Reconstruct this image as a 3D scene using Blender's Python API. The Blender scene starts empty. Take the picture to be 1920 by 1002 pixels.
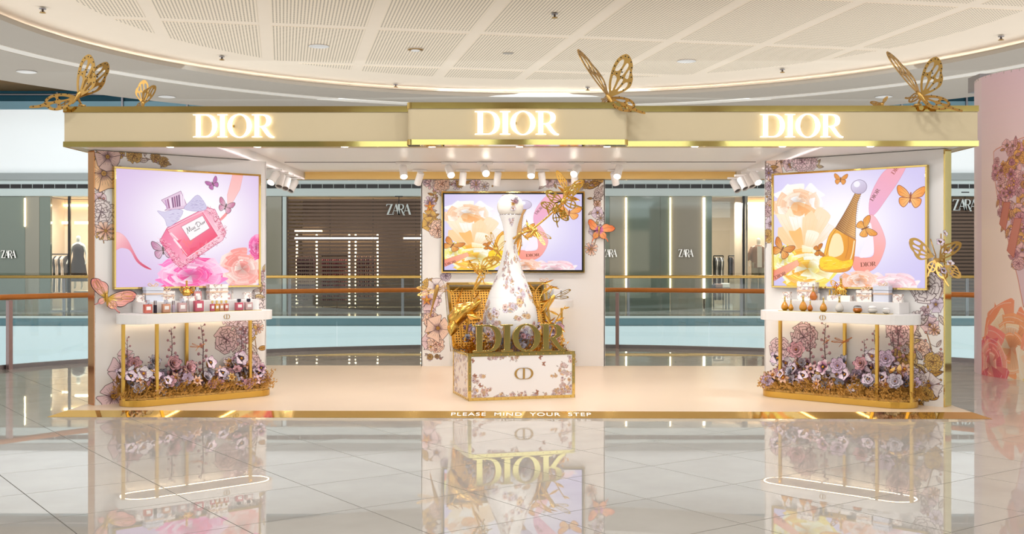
import bpy, bmesh, math, random
import numpy as np
from mathutils import Vector, Matrix

random.seed(7)
SC = bpy.context.scene
COL = SC.collection
F = 2086.0            # focal length in pixels of the 1920-wide frame
EYE = 1.594           # camera height above the mall floor
PI = math.pi

# ------------------------------------------------------------------ camera
cam_data = bpy.data.cameras.new('camera')
cam_data.sensor_width = 36
cam_data.lens = F / 1920 * 36
cam_data.shift_y = -14 / 1920
cam_data.clip_end = 200
cam = bpy.data.objects.new('camera', cam_data)
cam.location = (0, 0, EYE)
cam.rotation_euler = (PI / 2, 0, 0)
COL.objects.link(cam)
SC.camera = cam

# ------------------------------------------------------------------ world, exposure, large lights
def lin(c):
    return tuple((x / 255 / 12.92) if x / 255 <= .04045 else ((x / 255 + .055) / 1.055) ** 2.4 for x in c)

w = bpy.data.worlds.new('mall_daylight'); SC.world = w
w.use_nodes = True
w.node_tree.nodes['Background'].inputs[0].default_value = (1.0, .985, .96, 1)
w.node_tree.nodes['Background'].inputs[1].default_value = 1.15
SC.view_settings.view_transform = 'Standard'
SC.view_settings.look = 'None'
SC.view_settings.exposure = 0.0
SC.view_settings.gamma = 1
SC.view_settings.use_curve_mapping = False
SC.cycles.use_denoising = True
SC.cycles.max_bounces = 9
SC.cycles.transparent_max_bounces = 16
SC.cycles.sample_clamp_indirect = 6
SC.cycles.caustics_reflective = False
SC.cycles.caustics_refractive = False

def lamp(name, kind, loc, power, color=(1, 1, 1), target=None, size=1, size_y=None, spot=60, blend=.5, rad=.05):
    d = bpy.data.lights.new(name, kind)
    d.energy = power; d.color = color
    if kind == 'AREA':
        d.size = size
        if size_y: d.shape = 'RECTANGLE'; d.size_y = size_y
    if kind == 'SPOT':
        d.spot_size = math.radians(spot); d.spot_blend = blend; d.shadow_soft_size = rad
    o = bpy.data.objects.new(name, d); o.location = loc
    if target is not None:
        o.rotation_euler = (Vector(target) - Vector(loc)).to_track_quat('-Z', 'Y').to_euler()
    COL.objects.link(o)
    return o

WARM = (1, .93, .83); COOL = (.80, .93, 1.0)
for lx in (-8, -4.8, -1.6, 1.6, 4.8, 8):
    for ly in (2.5, 5.5, 8.5):
        lamp('hall_fill_lamp', 'AREA', (lx, ly, 5.6), 31, (1, .985, .965), (lx * .8, ly + 3.5, 0), .45)  # added lamps out of view, fill light for the stand's front
for lx in (-2.6, -1.55, -.5, .65, 1.7, 2.75):
    for ly in (12.2, 13.4, 15.1):
        lamp('canopy_downlight_and_fill', 'AREA', (lx, ly, 2.84), 5.4, (1, .97, .94), (lx, ly, 0), .16)  # added fill lamps without fittings, brighten the stand's inside
lamp('void_skylight', 'AREA', (0, 29.5, 6.6), 950, COOL, (0, 33.5, 2.2), 34, 3)
lamp('void_fill_light', 'AREA', (0, 24, 5.4), 260, COOL, (0, 29, 0), 22, 5)

# ------------------------------------------------------------------ materials
MATS = {}
def mat(name, col=(200, 200, 200), rough=.5, metal=0, emit=None, es=0, **kw):
    if name in MATS: return MATS[name]
    m = bpy.data.materials.new(name); m.use_nodes = True
    b = m.node_tree.nodes['Principled BSDF']
    b.inputs['Base Color'].default_value = (*lin(col), 1)
    b.inputs['Roughness'].default_value = rough
    b.inputs['Metallic'].default_value = metal
    if emit:
        b.inputs['Emission Color'].default_value = (*lin(emit), 1)
        b.inputs['Emission Strength'].default_value = es
    for k, v in kw.items():
        b.inputs[k.replace('_', ' ')].default_value = v
    MATS[name] = m
    return m

def nodes(m): return m.node_tree.nodes, m.node_tree.links, m.node_tree.nodes['Principled BSDF']

def noise_tint(m, scale=8, amt=.12, bump=0, bscale=40, coords='Object'):
    n, l, b = nodes(m)
    tc = n.new('ShaderNodeTexCoord'); nz = n.new('ShaderNodeTexNoise'); nz.inputs['Scale'].default_value = scale
    nz.inputs['Detail'].default_value = 4
    l.new(tc.outputs[coords], nz.inputs['Vector'])
    base = b.inputs['Base Color'].default_value[:]
    mx = n.new('ShaderNodeMix'); mx.data_type = 'RGBA'
    mx.inputs[6].default_value = tuple(min(1, c * (1 - amt)) for c in base[:3]) + (1,)
    mx.inputs[7].default_value = tuple(min(1, c * (1 + amt)) for c in base[:3]) + (1,)
    l.new(nz.outputs['Fac'], mx.inputs[0]); l.new(mx.outputs[2], b.inputs['Base Color'])
    if bump:
        n2 = n.new('ShaderNodeTexNoise'); n2.inputs['Scale'].default_value = bscale
        l.new(tc.outputs[coords], n2.inputs['Vector'])
        bp = n.new('ShaderNodeBump'); bp.inputs['Strength'].default_value = bump; bp.inputs['Distance'].default_value = .01
        l.new(n2.outputs['Fac'], bp.inputs['Height']); l.new(bp.outputs['Normal'], b.inputs['Normal'])
    return m

white = noise_tint(mat('white_lacquer', (240, 238, 237), .35), 3, .02)
cream_spotlit = noise_tint(mat('spotlit_rear_beam_cream', (246, 212, 136), .45), 2, .02)  # cream fascia colour with the warm spotlight glow painted in
cream = noise_tint(mat('cream_fascia_paint', (206, 190, 156), .45), 2, .025)
ceil_white = noise_tint(mat('ceiling_paint', (236, 228, 218), .7), 2, .02)
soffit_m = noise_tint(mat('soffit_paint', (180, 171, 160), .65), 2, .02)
gold = noise_tint(mat('mirror_gold', (226, 196, 120), .06, 1), 3, .05, .02, 6)
gold_satin = noise_tint(mat('satin_gold', (214, 172, 84), .28, 1), 5, .06)
gold_leaf = noise_tint(mat('gilded_cutout', (232, 184, 92), .2, 1), 14, .12)
bronze = noise_tint(mat('bronze_cutout', (198, 158, 90), .3, .85), 9, .12)
copper = noise_tint(mat('copper_mirror', (214, 138, 74), .1, 1), 3, .08, .03, 5)
black = noise_tint(mat('black_plastic', (14, 14, 16), .3), 5, .1)
steel = noise_tint(mat('brushed_steel', (150, 146, 150), .35, .9), 20, .08)
rose_steel = noise_tint(mat('rose_steel', (176, 150, 150), .3, .8), 20, .08)
wood_rail = noise_tint(mat('orange_wood_rail', (214, 130, 52), .28), 12, .15)
gold_rail = noise_tint(mat('brass_rail', (206, 166, 92), .25, .8), 12, .08)
joint_m = noise_tint(mat('tile_joint', (44, 38, 36), .8), 10, .1)
platform_m = noise_tint(mat('platform_vinyl', (240, 216, 190), .32), 2, .03)
led_m = mat('warm_led', (255, 240, 215), .5, 0, (255, 226, 176), 9)
lampface = mat('lamp_face', (255, 255, 255), .5, 0, (255, 244, 226), 14)
lit_letter = mat('lit_letter_face', (255, 255, 255), .5, 0, (255, 252, 244), 2.2)
lit_edge = mat('lit_letter_edge', (255, 230, 150), .5, 0, (255, 214, 110), 1.0)
facade_m = noise_tint(mat('facade_paint', (196, 208, 206), .5), 1, .03)
fascia_blue = noise_tint(mat('slab_edge_paint', (212, 232, 238), .4), 1, .03)
teal_dark = noise_tint(mat('dark_teal_band', (84, 122, 132), .25), 1, .08)
wall_bright = noise_tint(mat('bright_upper_wall', (244, 248, 250), .5), .6, .02)
clad = noise_tint(mat('tinted_glass_cladding', (112, 124, 112), .04, 0, Specular_IOR_Level=.9), .7, .08)
clad_beige = noise_tint(mat('beige_glass_cladding', (150, 146, 130), .06, 0, Specular_IOR_Level=.8), .7, .06)
slat_m = noise_tint(mat('shutter_bronze', (104, 84, 70), .4, .3), 6, .1)
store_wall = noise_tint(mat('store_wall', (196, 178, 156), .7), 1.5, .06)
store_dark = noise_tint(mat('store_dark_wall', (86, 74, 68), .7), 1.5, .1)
store_floor = noise_tint(mat('store_floor', (190, 184, 172), .15), 2, .05)
brown_soffit = noise_tint(mat('brown_soffit', (150, 118, 74), .6), 1, .06)
mannequin_m = noise_tint(mat('mannequin_white', (222, 220, 212), .35), 6, .03)
zsign = noise_tint(mat('sign_grey', (200, 208, 206), .4, .2), 6, .05)
zsign_dark = noise_tint(mat('sign_side', (60, 60, 58), .5), 6, .05)

def glass_mat(name, tint, refl=.08):
    m = bpy.data.materials.new(name); m.use_nodes = True
    n, l = m.node_tree.nodes, m.node_tree.links
    n.remove(n['Principled BSDF'])
    tr = n.new('ShaderNodeBsdfTransparent'); tr.inputs[0].default_value = (*tint, 1)
    gl = n.new('ShaderNodeBsdfGlossy'); gl.inputs['Roughness'].default_value = .01
    fr = n.new('ShaderNodeFresnel'); fr.inputs[0].default_value = 1.5
    mp = n.new('ShaderNodeMath'); mp.operation = 'MULTIPLY_ADD'; mp.inputs[1].default_value = .9; mp.inputs[2].default_value = refl
    mx = n.new('ShaderNodeMixShader')
    l.new(fr.outputs[0], mp.inputs[0]); l.new(mp.outputs[0], mx.inputs[0])
    l.new(tr.outputs[0], mx.inputs[1]); l.new(gl.outputs[0], mx.inputs[2])
    l.new(mx.outputs[0], n['Material Output'].inputs[0])
    return m
rail_glass = glass_mat('rail_glass', (.93, .972, .972), .015)
shop_glass = glass_mat('shop_glass', (.93, .96, .95), .02)

# ------------------------------------------------------------------ mesh helpers
class MB:
    def __init__(s, M=None):
        s.v = []; s.f = []; s.mi = []; s.uv = []; s.M = M or Matrix(); s.cur = 0
    def add(s, verts, faces, uvs=None):
        o = len(s.v)
        M = s.M
        s.v += [tuple(M @ Vector(p)) for p in verts]
        for k, f in enumerate(faces):
            s.f.append([i + o for i in f]); s.mi.append(s.cur)
            s.uv.append(uvs[k] if uvs else None)
        return s
    def box(s, x0, x1, y0, y1, z0, z1):
        v = [(x0, y0, z0), (x1, y0, z0), (x1, y1, z0), (x0, y1, z0), (x0, y0, z1), (x1, y0, z1), (x1, y1, z1), (x0, y1, z1)]
        return s.add(v, [(3, 2, 1, 0), (4, 5, 6, 7), (0, 1, 5, 4), (1, 2, 6, 5), (2, 3, 7, 6), (3, 0, 4, 7)])
    def prism(s, poly, z0, z1):
        n = len(poly)
        v = [(p[0], p[1], z0) for p in poly] + [(p[0], p[1], z1) for p in poly]
        return s.add(v, [tuple(reversed(range(n))), tuple(range(n, 2 * n))] + [(i, (i + 1) % n, n + (i + 1) % n, n + i) for i in range(n)])
    def tube(s, pts, r, n=8, cap=True):
        pts = [Vector(p) for p in pts]
        rs = r if isinstance(r, (list, tuple)) else [r] * len(pts)
        v = []; f = []
        up = None
        for i, p in enumerate(pts):
            t = (pts[min(i + 1, len(pts) - 1)] - pts[max(i - 1, 0)])
            if t.length < 1e-9: t = Vector((0, 0, 1))
            t.normalize()
            if up is None:
                up = t.orthogonal().normalized()
            up = (up - t * up.dot(t))
            up = up.normalized() if up.length > 1e-6 else t.orthogonal().normalized()
            b = t.cross(up)
            for k in range(n):
                a = 2 * PI * k / n
                v.append(p + (up * math.cos(a) + b * math.sin(a)) * rs[i])
        for i in range(len(pts) - 1):
            for k in range(n):
                k2 = (k + 1) % n
                f.append((i * n + k, i * n + k2, (i + 1) * n + k2, (i + 1) * n + k))
        if cap:
            f.append(tuple(reversed(range(n)))); f.append(tuple(range((len(pts) - 1) * n, len(pts) * n)))
        return s.add(v, f)
    def lathe(s, prof, n=24, c=(0, 0, 0), sy=1, uv=False):
        v = []; f = []; u = []
        for i, (r, z) in enumerate(prof):
            for k in range(n):
                a = 2 * PI * k / n
                v.append((c[0] + r * math.cos(a), c[1] + r * math.sin(a) * sy, c[2] + z))
        m = len(prof)
        for i in range(m - 1):
            for k in range(n):
                k2 = (k + 1) % n
                f.append((i * n + k, i * n + k2, (i + 1) * n + k2, (i + 1) * n + k))
                u.append([(k / n, i / (m - 1)), ((k + 1) / n, i / (m - 1)), ((k + 1) / n, (i + 1) / (m - 1)), (k / n, (i + 1) / (m - 1))])
        if prof[0][0] > 1e-5: f.append(tuple(reversed(range(n)))); u.append(None)
        if prof[-1][0] > 1e-5: f.append(tuple(range((m - 1) * n, m * n))); u.append(None)
        return s.add(v, f, u if uv else None)
    def ell(s, c, r, n=10, m=6):
        prof = [(math.sin(PI * i / m) * 1.0, -math.cos(PI * i / m)) for i in range(m + 1)]
        v = []; f = []
        for i, (q, z) in enumerate(prof):
            for k in range(n):
                a = 2 * PI * k / n
                v.append((c[0] + r[0] * q * math.cos(a), c[1] + r[1] * q * math.sin(a), c[2] + r[2] * z))
        for i in range(m):
            for k in range(n):
                k2 = (k + 1) % n
                f.append((i * n + k, i * n + k2, (i + 1) * n + k2, (i + 1) * n + k))
        return s.add(v, f)
    def grid(s, fn, nu, nv):
        v = [fn(i / nu, j / nv) for j in range(nv + 1) for i in range(nu + 1)]
        f = []; u = []
        for j in range(nv):
            for i in range(nu):
                a = j * (nu + 1) + i
                f.append((a, a + 1, a + nu + 2, a + nu + 1))
                u.append([(i / nu, j / nv), ((i + 1) / nu, j / nv), ((i + 1) / nu, (j + 1) / nv), (i / nu, (j + 1) / nv)])
        return s.add(v, f, u)
    def quad(s, a, b, c, d, uv=((0, 0), (1, 0), (1, 1), (0, 1))):
        return s.add([a, b, c, d], [(0, 1, 2, 3)], [list(uv)])
    def mesh(s, name, mats, smooth=False):
        me = bpy.data.meshes.new(name)
        me.from_pydata(s.v, [], s.f)
        if any(u is not None for u in s.uv):
            ul = me.uv_layers.new(name='UVMap')
            li = 0
            for k, f in enumerate(s.f):
                u = s.uv[k]
                for j in range(len(f)):
                    ul.data[li + j].uv = u[j] if u else (0.001, 0.001)
                li += len(f)
        for m in (mats if isinstance(mats, (list, tuple)) else [mats]): me.materials.append(m)
        me.polygons.foreach_set('material_index', s.mi)
        if smooth: me.polygons.foreach_set('use_smooth', [True] * len(s.f))
        me.update()
        return me
    def build(s, name, mats, parent=None, smooth=False, bevel=0, **props):
        o = link(name, s.mesh(name, mats, smooth), parent)
        if bevel:
            b = o.modifiers.new('soft_edges', 'BEVEL'); b.width = bevel; b.segments = 2; b.limit_method = 'ANGLE'
        if smooth and smooth != True: pass
        for k, v in props.items(): o[k] = v
        return o

def link(name, me, parent=None):
    o = bpy.data.objects.new(name, me); COL.objects.link(o)
    if parent: o.parent = parent
    return o

def tag(o, label, cat, group=None):
    o['label'] = label; o['category'] = cat
    if group: o['group'] = group
    return o

def thing(name, label, cat, loc=(0, 0, 0), rz=0, group=None):
    o = bpy.data.objects.new(name, None); COL.objects.link(o)
    o.empty_display_size = .05
    o.location = loc; o.rotation_euler = (0, 0, rz)
    return tag(o, label, cat, group)

def struct(o):
    o['kind'] = 'structure'; return o

def dup(root, loc=None, rz=None, label=None, group=None, scale=None):
    r = root.copy(); COL.objects.link(r)
    if loc is not None: r.location = loc
    if rz is not None: r.rotation_euler = (0, 0, rz)
    if scale: r.scale = (scale,) * 3
    if label: r['label'] = label
    if group: r['group'] = group
    for ch in list(root.children):
        c = ch.copy(); COL.objects.link(c); c.parent = r
        for g in list(ch.children):
            d = g.copy(); COL.objects.link(d); d.parent = c
    return r

def pt(px, py, D):
    return Vector(((px - 960) * D / F, D, EYE - (py - 487) * D / F))

def bez(p0, p1, p2, p3, n=8):
    out = []
    for i in range(n + 1):
        t = i / n; a = (1 - t)
        out.append(tuple(a ** 3 * p0[k] + 3 * a * a * t * p1[k] + 3 * a * t * t * p2[k] + t ** 3 * p3[k] for k in range(len(p0))))
    return out

def smooth_closed(pts, sub=4):
    n = len(pts); out = []
    for i in range(n):
        p0, p1, p2, p3 = [pts[(i + k - 1) % n] for k in range(4)]
        for j in range(sub):
            t = j / sub
            out.append(tuple(.5 * ((2 * p1[k]) + (-p0[k] + p2[k]) * t + (2 * p0[k] - 5 * p1[k] + 4 * p2[k] - p3[k]) * t * t + (-p0[k] + 3 * p1[k] - 3 * p2[k] + p3[k]) * t ** 3) for k in range(2)))
    return out

def smooth_open(pts, sub=5):
    n = len(pts); out = []
    for i in range(n - 1):
        p0 = pts[max(i - 1, 0)]; p1 = pts[i]; p2 = pts[i + 1]; p3 = pts[min(i + 2, n - 1)]
        for j in range(sub):
            t = j / sub
            out.append(tuple(.5 * ((2 * p1[k]) + (-p0[k] + p2[k]) * t + (2 * p0[k] - 5 * p1[k] + 4 * p2[k] - p3[k]) * t * t + (-p0[k] + 3 * p1[k] - 3 * p2[k] + p3[k]) * t ** 3) for k in range(len(p1))))
    out.append(tuple(pts[-1]))
    return out

def flat_mesh(name, contours, ext, mats, bevel=0, edge_slot=False):
    """contours (with holes, even-odd) filled and given thickness; lies in its XY plane"""
    cu = bpy.data.curves.new(name, 'CURVE'); cu.dimensions = '2D'; cu.fill_mode = 'BOTH'
    cu.extrude = ext / 2; cu.bevel_depth = bevel; cu.bevel_resolution = 1
    for c in contours:
        sp = cu.splines.new('POLY'); sp.points.add(len(c) - 1)
        for i, p in enumerate(c): sp.points[i].co = (p[0], p[1], 0, 1)
        sp.use_cyclic_u = True
    ob = bpy.data.objects.new(name, cu)
    me = bpy.data.meshes.new_from_object(ob)
    bpy.data.objects.remove(ob); bpy.data.curves.remove(cu)
    me.name = name; me.materials.clear()
    for m in (mats if isinstance(mats, (list, tuple)) else [mats]): me.materials.append(m)
    if edge_slot:
        for p in me.polygons:
            p.material_index = 0 if abs(p.normal.z) > .7 else 1
    return me

def text_mesh(name, s, size, ext, m, shear=0, spacing=1, align='CENTER'):
    cu = bpy.data.curves.new(name, 'FONT'); cu.body = s; cu.size = size; cu.extrude = ext
    cu.align_x = align; cu.align_y = 'CENTER'; cu.shear = shear; cu.space_character = spacing
    ob = bpy.data.objects.new(name, cu)
    me = bpy.data.meshes.new_from_object(ob)
    bpy.data.objects.remove(ob); bpy.data.curves.remove(cu)
    me.name = name; me.materials.clear(); me.materials.append(m)
    return me

UPRIGHT = Matrix.Rotation(PI / 2, 4, 'X')     # XY drawing plane stood up, facing -Y

# ------------------------------------------------------------------ letter shapes
def ellipse(cx, cy, rx, ry, n=40, a0=0, a1=2 * PI):
    full = abs(a1 - a0 - 2 * PI) < 1e-6
    return [(cx + rx * math.cos(a0 + (a1 - a0) * i / (n if full else n - 1)), cy + ry * math.sin(a0 + (a1 - a0) * i / (n if full else n - 1))) for i in range(n)]

L_D = [[(0, 1)] + bez((.6, 1), (.9, 1), (1.079, .78), (1.079, .5)) + bez((1.079, .5), (1.079, .22), (.9, 0), (.6, 0))[1:] + [(0, 0), (0, .035), (.127, .05), (.127, .95), (0, .965)],
       [(.343, .955)] + bez((.52, .955), (.74, .955), (.859, .76), (.859, .5)) + bez((.859, .5), (.859, .24), (.74, .045), (.52, .045))[1:] + [(.343, .045)]]
L_I = [[(1.079, 1), (1.53, 1), (1.53, .965), (1.422, .95), (1.422, .05), (1.53, .035), (1.53, 0), (1.079, 0), (1.079, .035), (1.199, .05), (1.199, .95), (1.079, .965)]]
L_O = [ellipse(2.074, .5, .546, .52), ellipse(2.069, .5, .325, .475)]
L_R = [[(2.616, 1)] + bez((3.05, 1), (3.33, 1), (3.477, .92), (3.477, .73)) + bez((3.477, .73), (3.477, .55), (3.36, .48), (3.21, .46))[1:] +
       bez((3.21, .46), (3.34, .33), (3.44, .04), (3.628, .025), 6)[1:] + [(3.60, -.03)] + bez((3.60, -.03), (3.3, -.06), (3.22, .2), (3.02, .43), 6)[1:] +
       [(2.945, .45), (2.945, .05), (3.07, .035), (3.07, 0), (2.616, 0), (2.616, .035), (2.734, .05), (2.734, .95), (2.616, .965)],
       [(2.945, .955)] + bez((3.03, .955), (3.2, .955), (3.262, .87), (3.262, .73)) + bez((3.262, .73), (3.262, .56), (3.17, .49), (3.03, .49))[1:] + [(2.945, .49)]]
WORD = [L_D, L_I, L_O, L_R]
Z_Z = [[(0, 1), (.66, 1), (.22, .05), (.72, .05), (.74, .22), (.78, .22), (.74, 0), (0, 0), (.44, .95), (.08, .95), (.02, .8), (-.03, .8)]]
def z_A(x): return [[(x, 0), (x + .02, 0), (x + .42, 1.02), (x + .5, 1.02), (x + .86, 0), (x + .64, 0), (x + .53, .34), (x + .2, .34), (x + .06, 0)], [(x + .22, .39), (x + .52, .39), (x + .39, .8)]]
Z_R = [[(1.2, 1), (1.62, 1)] + bez((1.62, 1), (1.92, .98), (1.92, .52), (1.62, .5), 6)[1:] + [(1.95, -.06), (1.75, -.06), (1.5, .49), (1.4, .49), (1.4, 0), (1.2, 0)],
       [(1.4, .95), (1.56, .95)] + bez((1.56, .95), (1.74, .9), (1.74, .6), (1.56, .54), 6)[1:] + [(1.4, .54)]]
ZWORD = [Z_Z, z_A(.55), Z_R, z_A(1.72)]
ZW = 2.58
def monogram():
    c = ellipse(-.2, 0, .52, .5, 20, PI * .42, PI * 1.58) + ellipse(-.2, 0, .36, .46, 20, PI * 1.60, PI * .40)
    d = [(-.02, .5), (.2, .5)] + ellipse(.2, 0, .52, .5, 20, PI * .48, -PI * .48) + [(.2, -.5), (-.02, -.5), (-.02, -.46)] + [(.16, -.46)] + ellipse(.2, 0, .36, .45, 20, -PI * .46, PI * .46) + [(.16, .46), (-.02, .46)]
    i = [(-.09, .5), (.09, .5), (.07, .46), (.07, -.46), (.09, -.5), (-.09, -.5), (-.07, -.46), (-.07, .46)]
    return [c, d, i]

def letters(parent, contours_list, h, ext, mats, origin, names='letter', width=3.63, M=UPRIGHT, edge=False, spacing=0, bevel=0):
    """each letter a mesh of its own, facing -Y of the parent; origin = baseline left"""
    out = []
    for k, cs in enumerate(contours_list):
        me = flat_mesh(names, [[(x * h, y * h) for x, y in c] for c in cs], ext, mats, bevel, edge)
        o = link(names, me, parent)
        o.matrix_basis = Matrix.Translation(origin) @ M
        out.append(o)
    return out

# ------------------------------------------------------------------ flat print: a small painter for posters and floral wallpaper
class Canvas:
    def __init__(s, w, h, bg=(240, 236, 232)):
        s.w, s.h = int(w), int(h)
        s.a = np.ones((s.h, s.w, 3), np.float32) * (np.array(bg, np.float32) / 255)
    def _blend(s, x0, y0, cov, col):
        h, w = cov.shape
        r = s.a[y0:y0 + h, x0:x0 + w]
        r += (col - r) * cov[..., None]
    def poly(s, cs, col=None, line=None, lw=1.2, al=1.0, grad=None):
        """cs: one contour or a list; grad=(p0,p1,col2): col at p0 to col2 at p1"""
        if not isinstance(cs[0][0], (tuple, list, np.ndarray)): cs = [cs]
        P = np.concatenate([np.array(c, np.float32) for c in cs])
        m = lw + 1.5
        x0 = max(0, int(P[:, 0].min() - m)); x1 = min(s.w, int(P[:, 0].max() + m) + 1)
        y0 = max(0, int(P[:, 1].min() - m)); y1 = min(s.h, int(P[:, 1].max() + m) + 1)
        if x1 <= x0 or y1 <= y0: return
        X, Y = np.meshgrid(np.arange(x0, x1, dtype=np.float32) + .5, np.arange(y0, y1, dtype=np.float32) + .5)
        ins = np.zeros(X.shape, bool); d2 = np.full(X.shape, 1e9, np.float32)
        for c in cs:
            n = len(c)
            for i in range(n):
                ax, ay = c[i][0], c[i][1]; bx, by = c[(i + 1) % n][0], c[(i + 1) % n][1]
                dx, dy = bx - ax, by - ay
                L = dx * dx + dy * dy
                if L < 1e-9: continue
                t = np.clip(((X - ax) * dx + (Y - ay) * dy) / L, 0, 1)
                d2 = np.minimum(d2, (X - ax - t * dx) ** 2 + (Y - ay - t * dy) ** 2)
                if dy != 0:
                    cr = ((ay > Y) != (by > Y)) & (X < (Y - ay) * dx / dy + ax)
                    ins ^= cr
        d = np.sqrt(d2)
        if col is not None:
            cov = np.clip(.5 + np.where(ins, d, -d), 0, 1) * al
            c1 = np.array(col, np.float32) / 255
            if grad:
                (gx0, gy0), (gx1, gy1), col2 = grad
                L = (gx1 - gx0) ** 2 + (gy1 - gy0) ** 2 + 1e-6
                t = np.clip(((X - gx0) * (gx1 - gx0) + (Y - gy0) * (gy1 - gy0)) / L, 0, 1)[..., None]
                c1 = c1 * (1 - t) + np.array(col2, np.float32) / 255 * t
            s._blend(x0, y0, cov, c1)
        if line is not None:
            s._blend(x0, y0, np.clip(lw / 2 + .5 - d, 0, 1) * min(1, al * 1.2), np.array(line, np.float32) / 255)
    def stroke(s, pts, col, lw=1.5, al=1.0):
        P = np.array(pts, np.float32); m = lw + 1.5
        x0 = max(0, int(P[:, 0].min() - m)); x1 = min(s.w, int(P[:, 0].max() + m) + 1)
        y0 = max(0, int(P[:, 1].min() - m)); y1 = min(s.h, int(P[:, 1].max() + m) + 1)
        if x1 <= x0 or y1 <= y0: return
        X, Y = np.meshgrid(np.arange(x0, x1, dtype=np.float32) + .5, np.arange(y0, y1, dtype=np.float32) + .5)
        d2 = np.full(X.shape, 1e9, np.float32)
        for i in range(len(P) - 1):
            ax, ay = P[i]; dx, dy = P[i + 1] - P[i]; L = dx * dx + dy * dy + 1e-9
            t = np.clip(((X - ax) * dx + (Y - ay) * dy) / L, 0, 1)
            d2 = np.minimum(d2, (X - ax - t * dx) ** 2 + (Y - ay - t * dy) ** 2)
        s._blend(x0, y0, np.clip(lw / 2 + .5 - np.sqrt(d2), 0, 1) * al, np.array(col, np.float32) / 255)
    def glow(s, cx, cy, rx, ry, col, al=1, p=2.0):
        X, Y = np.meshgrid(np.arange(s.w), np.arange(s.h))
        q = np.exp(-(((X - cx) / rx) ** 2 + ((Y - cy) / ry) ** 2) ** (p / 2))
        s._blend(0, 0, (q * al).astype(np.float32), np.array(col, np.float32) / 255)
    def image(s, name):
        im = bpy.data.images.new(name, s.w, s.h)
        a = np.ones((s.h, s.w, 4), np.float32); a[..., :3] = np.clip(s.a[::-1], 0, 1)
        im.pixels.foreach_set(a.ravel()); im.update(); im.pack()
        return im

RNG = random.Random(3)
INK = (66, 44, 46)
GOLDP = (198, 150, 66)
PALS = [((232, 205, 212), (190, 140, 165)), ((240, 208, 190), (222, 150, 110)), ((236, 226, 226), (176, 160, 170)), ((214, 176, 96), (170, 118, 40)), ((222, 208, 226), (120, 80, 120))]

def petal2(cx, cy, a, L, W, n=7):
    o = []
    ca, sa = math.cos(a), math.sin(a)
    for i in range(n):
        t = i / (n - 1); x = t * L; y = W * math.sin(PI * t ** .8) * .5
        o.append((cx + ca * x - sa * y, cy + sa * x + ca * y))
    for i in range(n - 2, 0, -1):
        t = i / (n - 1); x = t * L; y = -W * math.sin(PI * t ** .8) * .5
        o.append((cx + ca * x - sa * y, cy + sa * x + ca * y))
    return o

def disc2(cx, cy, r, n=12, sy=1): return [(cx + r * math.cos(2 * PI * i / n), cy + r * sy * math.sin(2 * PI * i / n)) for i in range(n)]

def leaf2(cv, x, y, a, L, col=None, ink=INK, W=None):
    L = L * 1.05
    W = W or L * .42
    col = col or RNG.choice([GOLDP, (206, 198, 196), (222, 198, 140), (228, 216, 208)])
    cv.poly(petal2(x, y, a, L, W), col, ink, max(1, L * .035))
    ex, ey = x + math.cos(a) * L * .9, y + math.sin(a) * L * .9
    cv.stroke([(x, y), (ex, ey)], ink, max(.8, L * .03))
    if L > 14:
        for t in (.3, .5, .7):
            for sg in (1, -1):
                mx, my = x + math.cos(a) * L * t, y + math.sin(a) * L * t
                cv.stroke([(mx, my), (mx + math.cos(a + sg * .8) * W * .45, my + math.sin(a + sg * .8) * W * .45)], ink, max(.6, L * .018), .7)

def ruffled(cx, cy, a, L, W, g, n=9):
    """a broad petal: narrow foot, widest near the far end, wavy rim"""
    L_, R_ = [], []
    for i in range(n):
        t = i / (n - 1); x = L * math.sin(t * PI / 2) ** .9
        y = W * .5 * (t ** .6) * math.sqrt(max(0, 1 - max(0, (t - .45) / .55) ** 3)) 
        k = 1 + g.uniform(-.1, .1) * t
        L_.append((x * k, y * k)); R_.append((x * k * g.uniform(.96, 1.04), -y * k))
    pts = L_ + R_[::-1][1:-1]
    ca, sa = math.cos(a), math.sin(a)
    return [(cx + ca * x - sa * y, cy + sa * x + ca * y) for x, y in pts]

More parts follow.
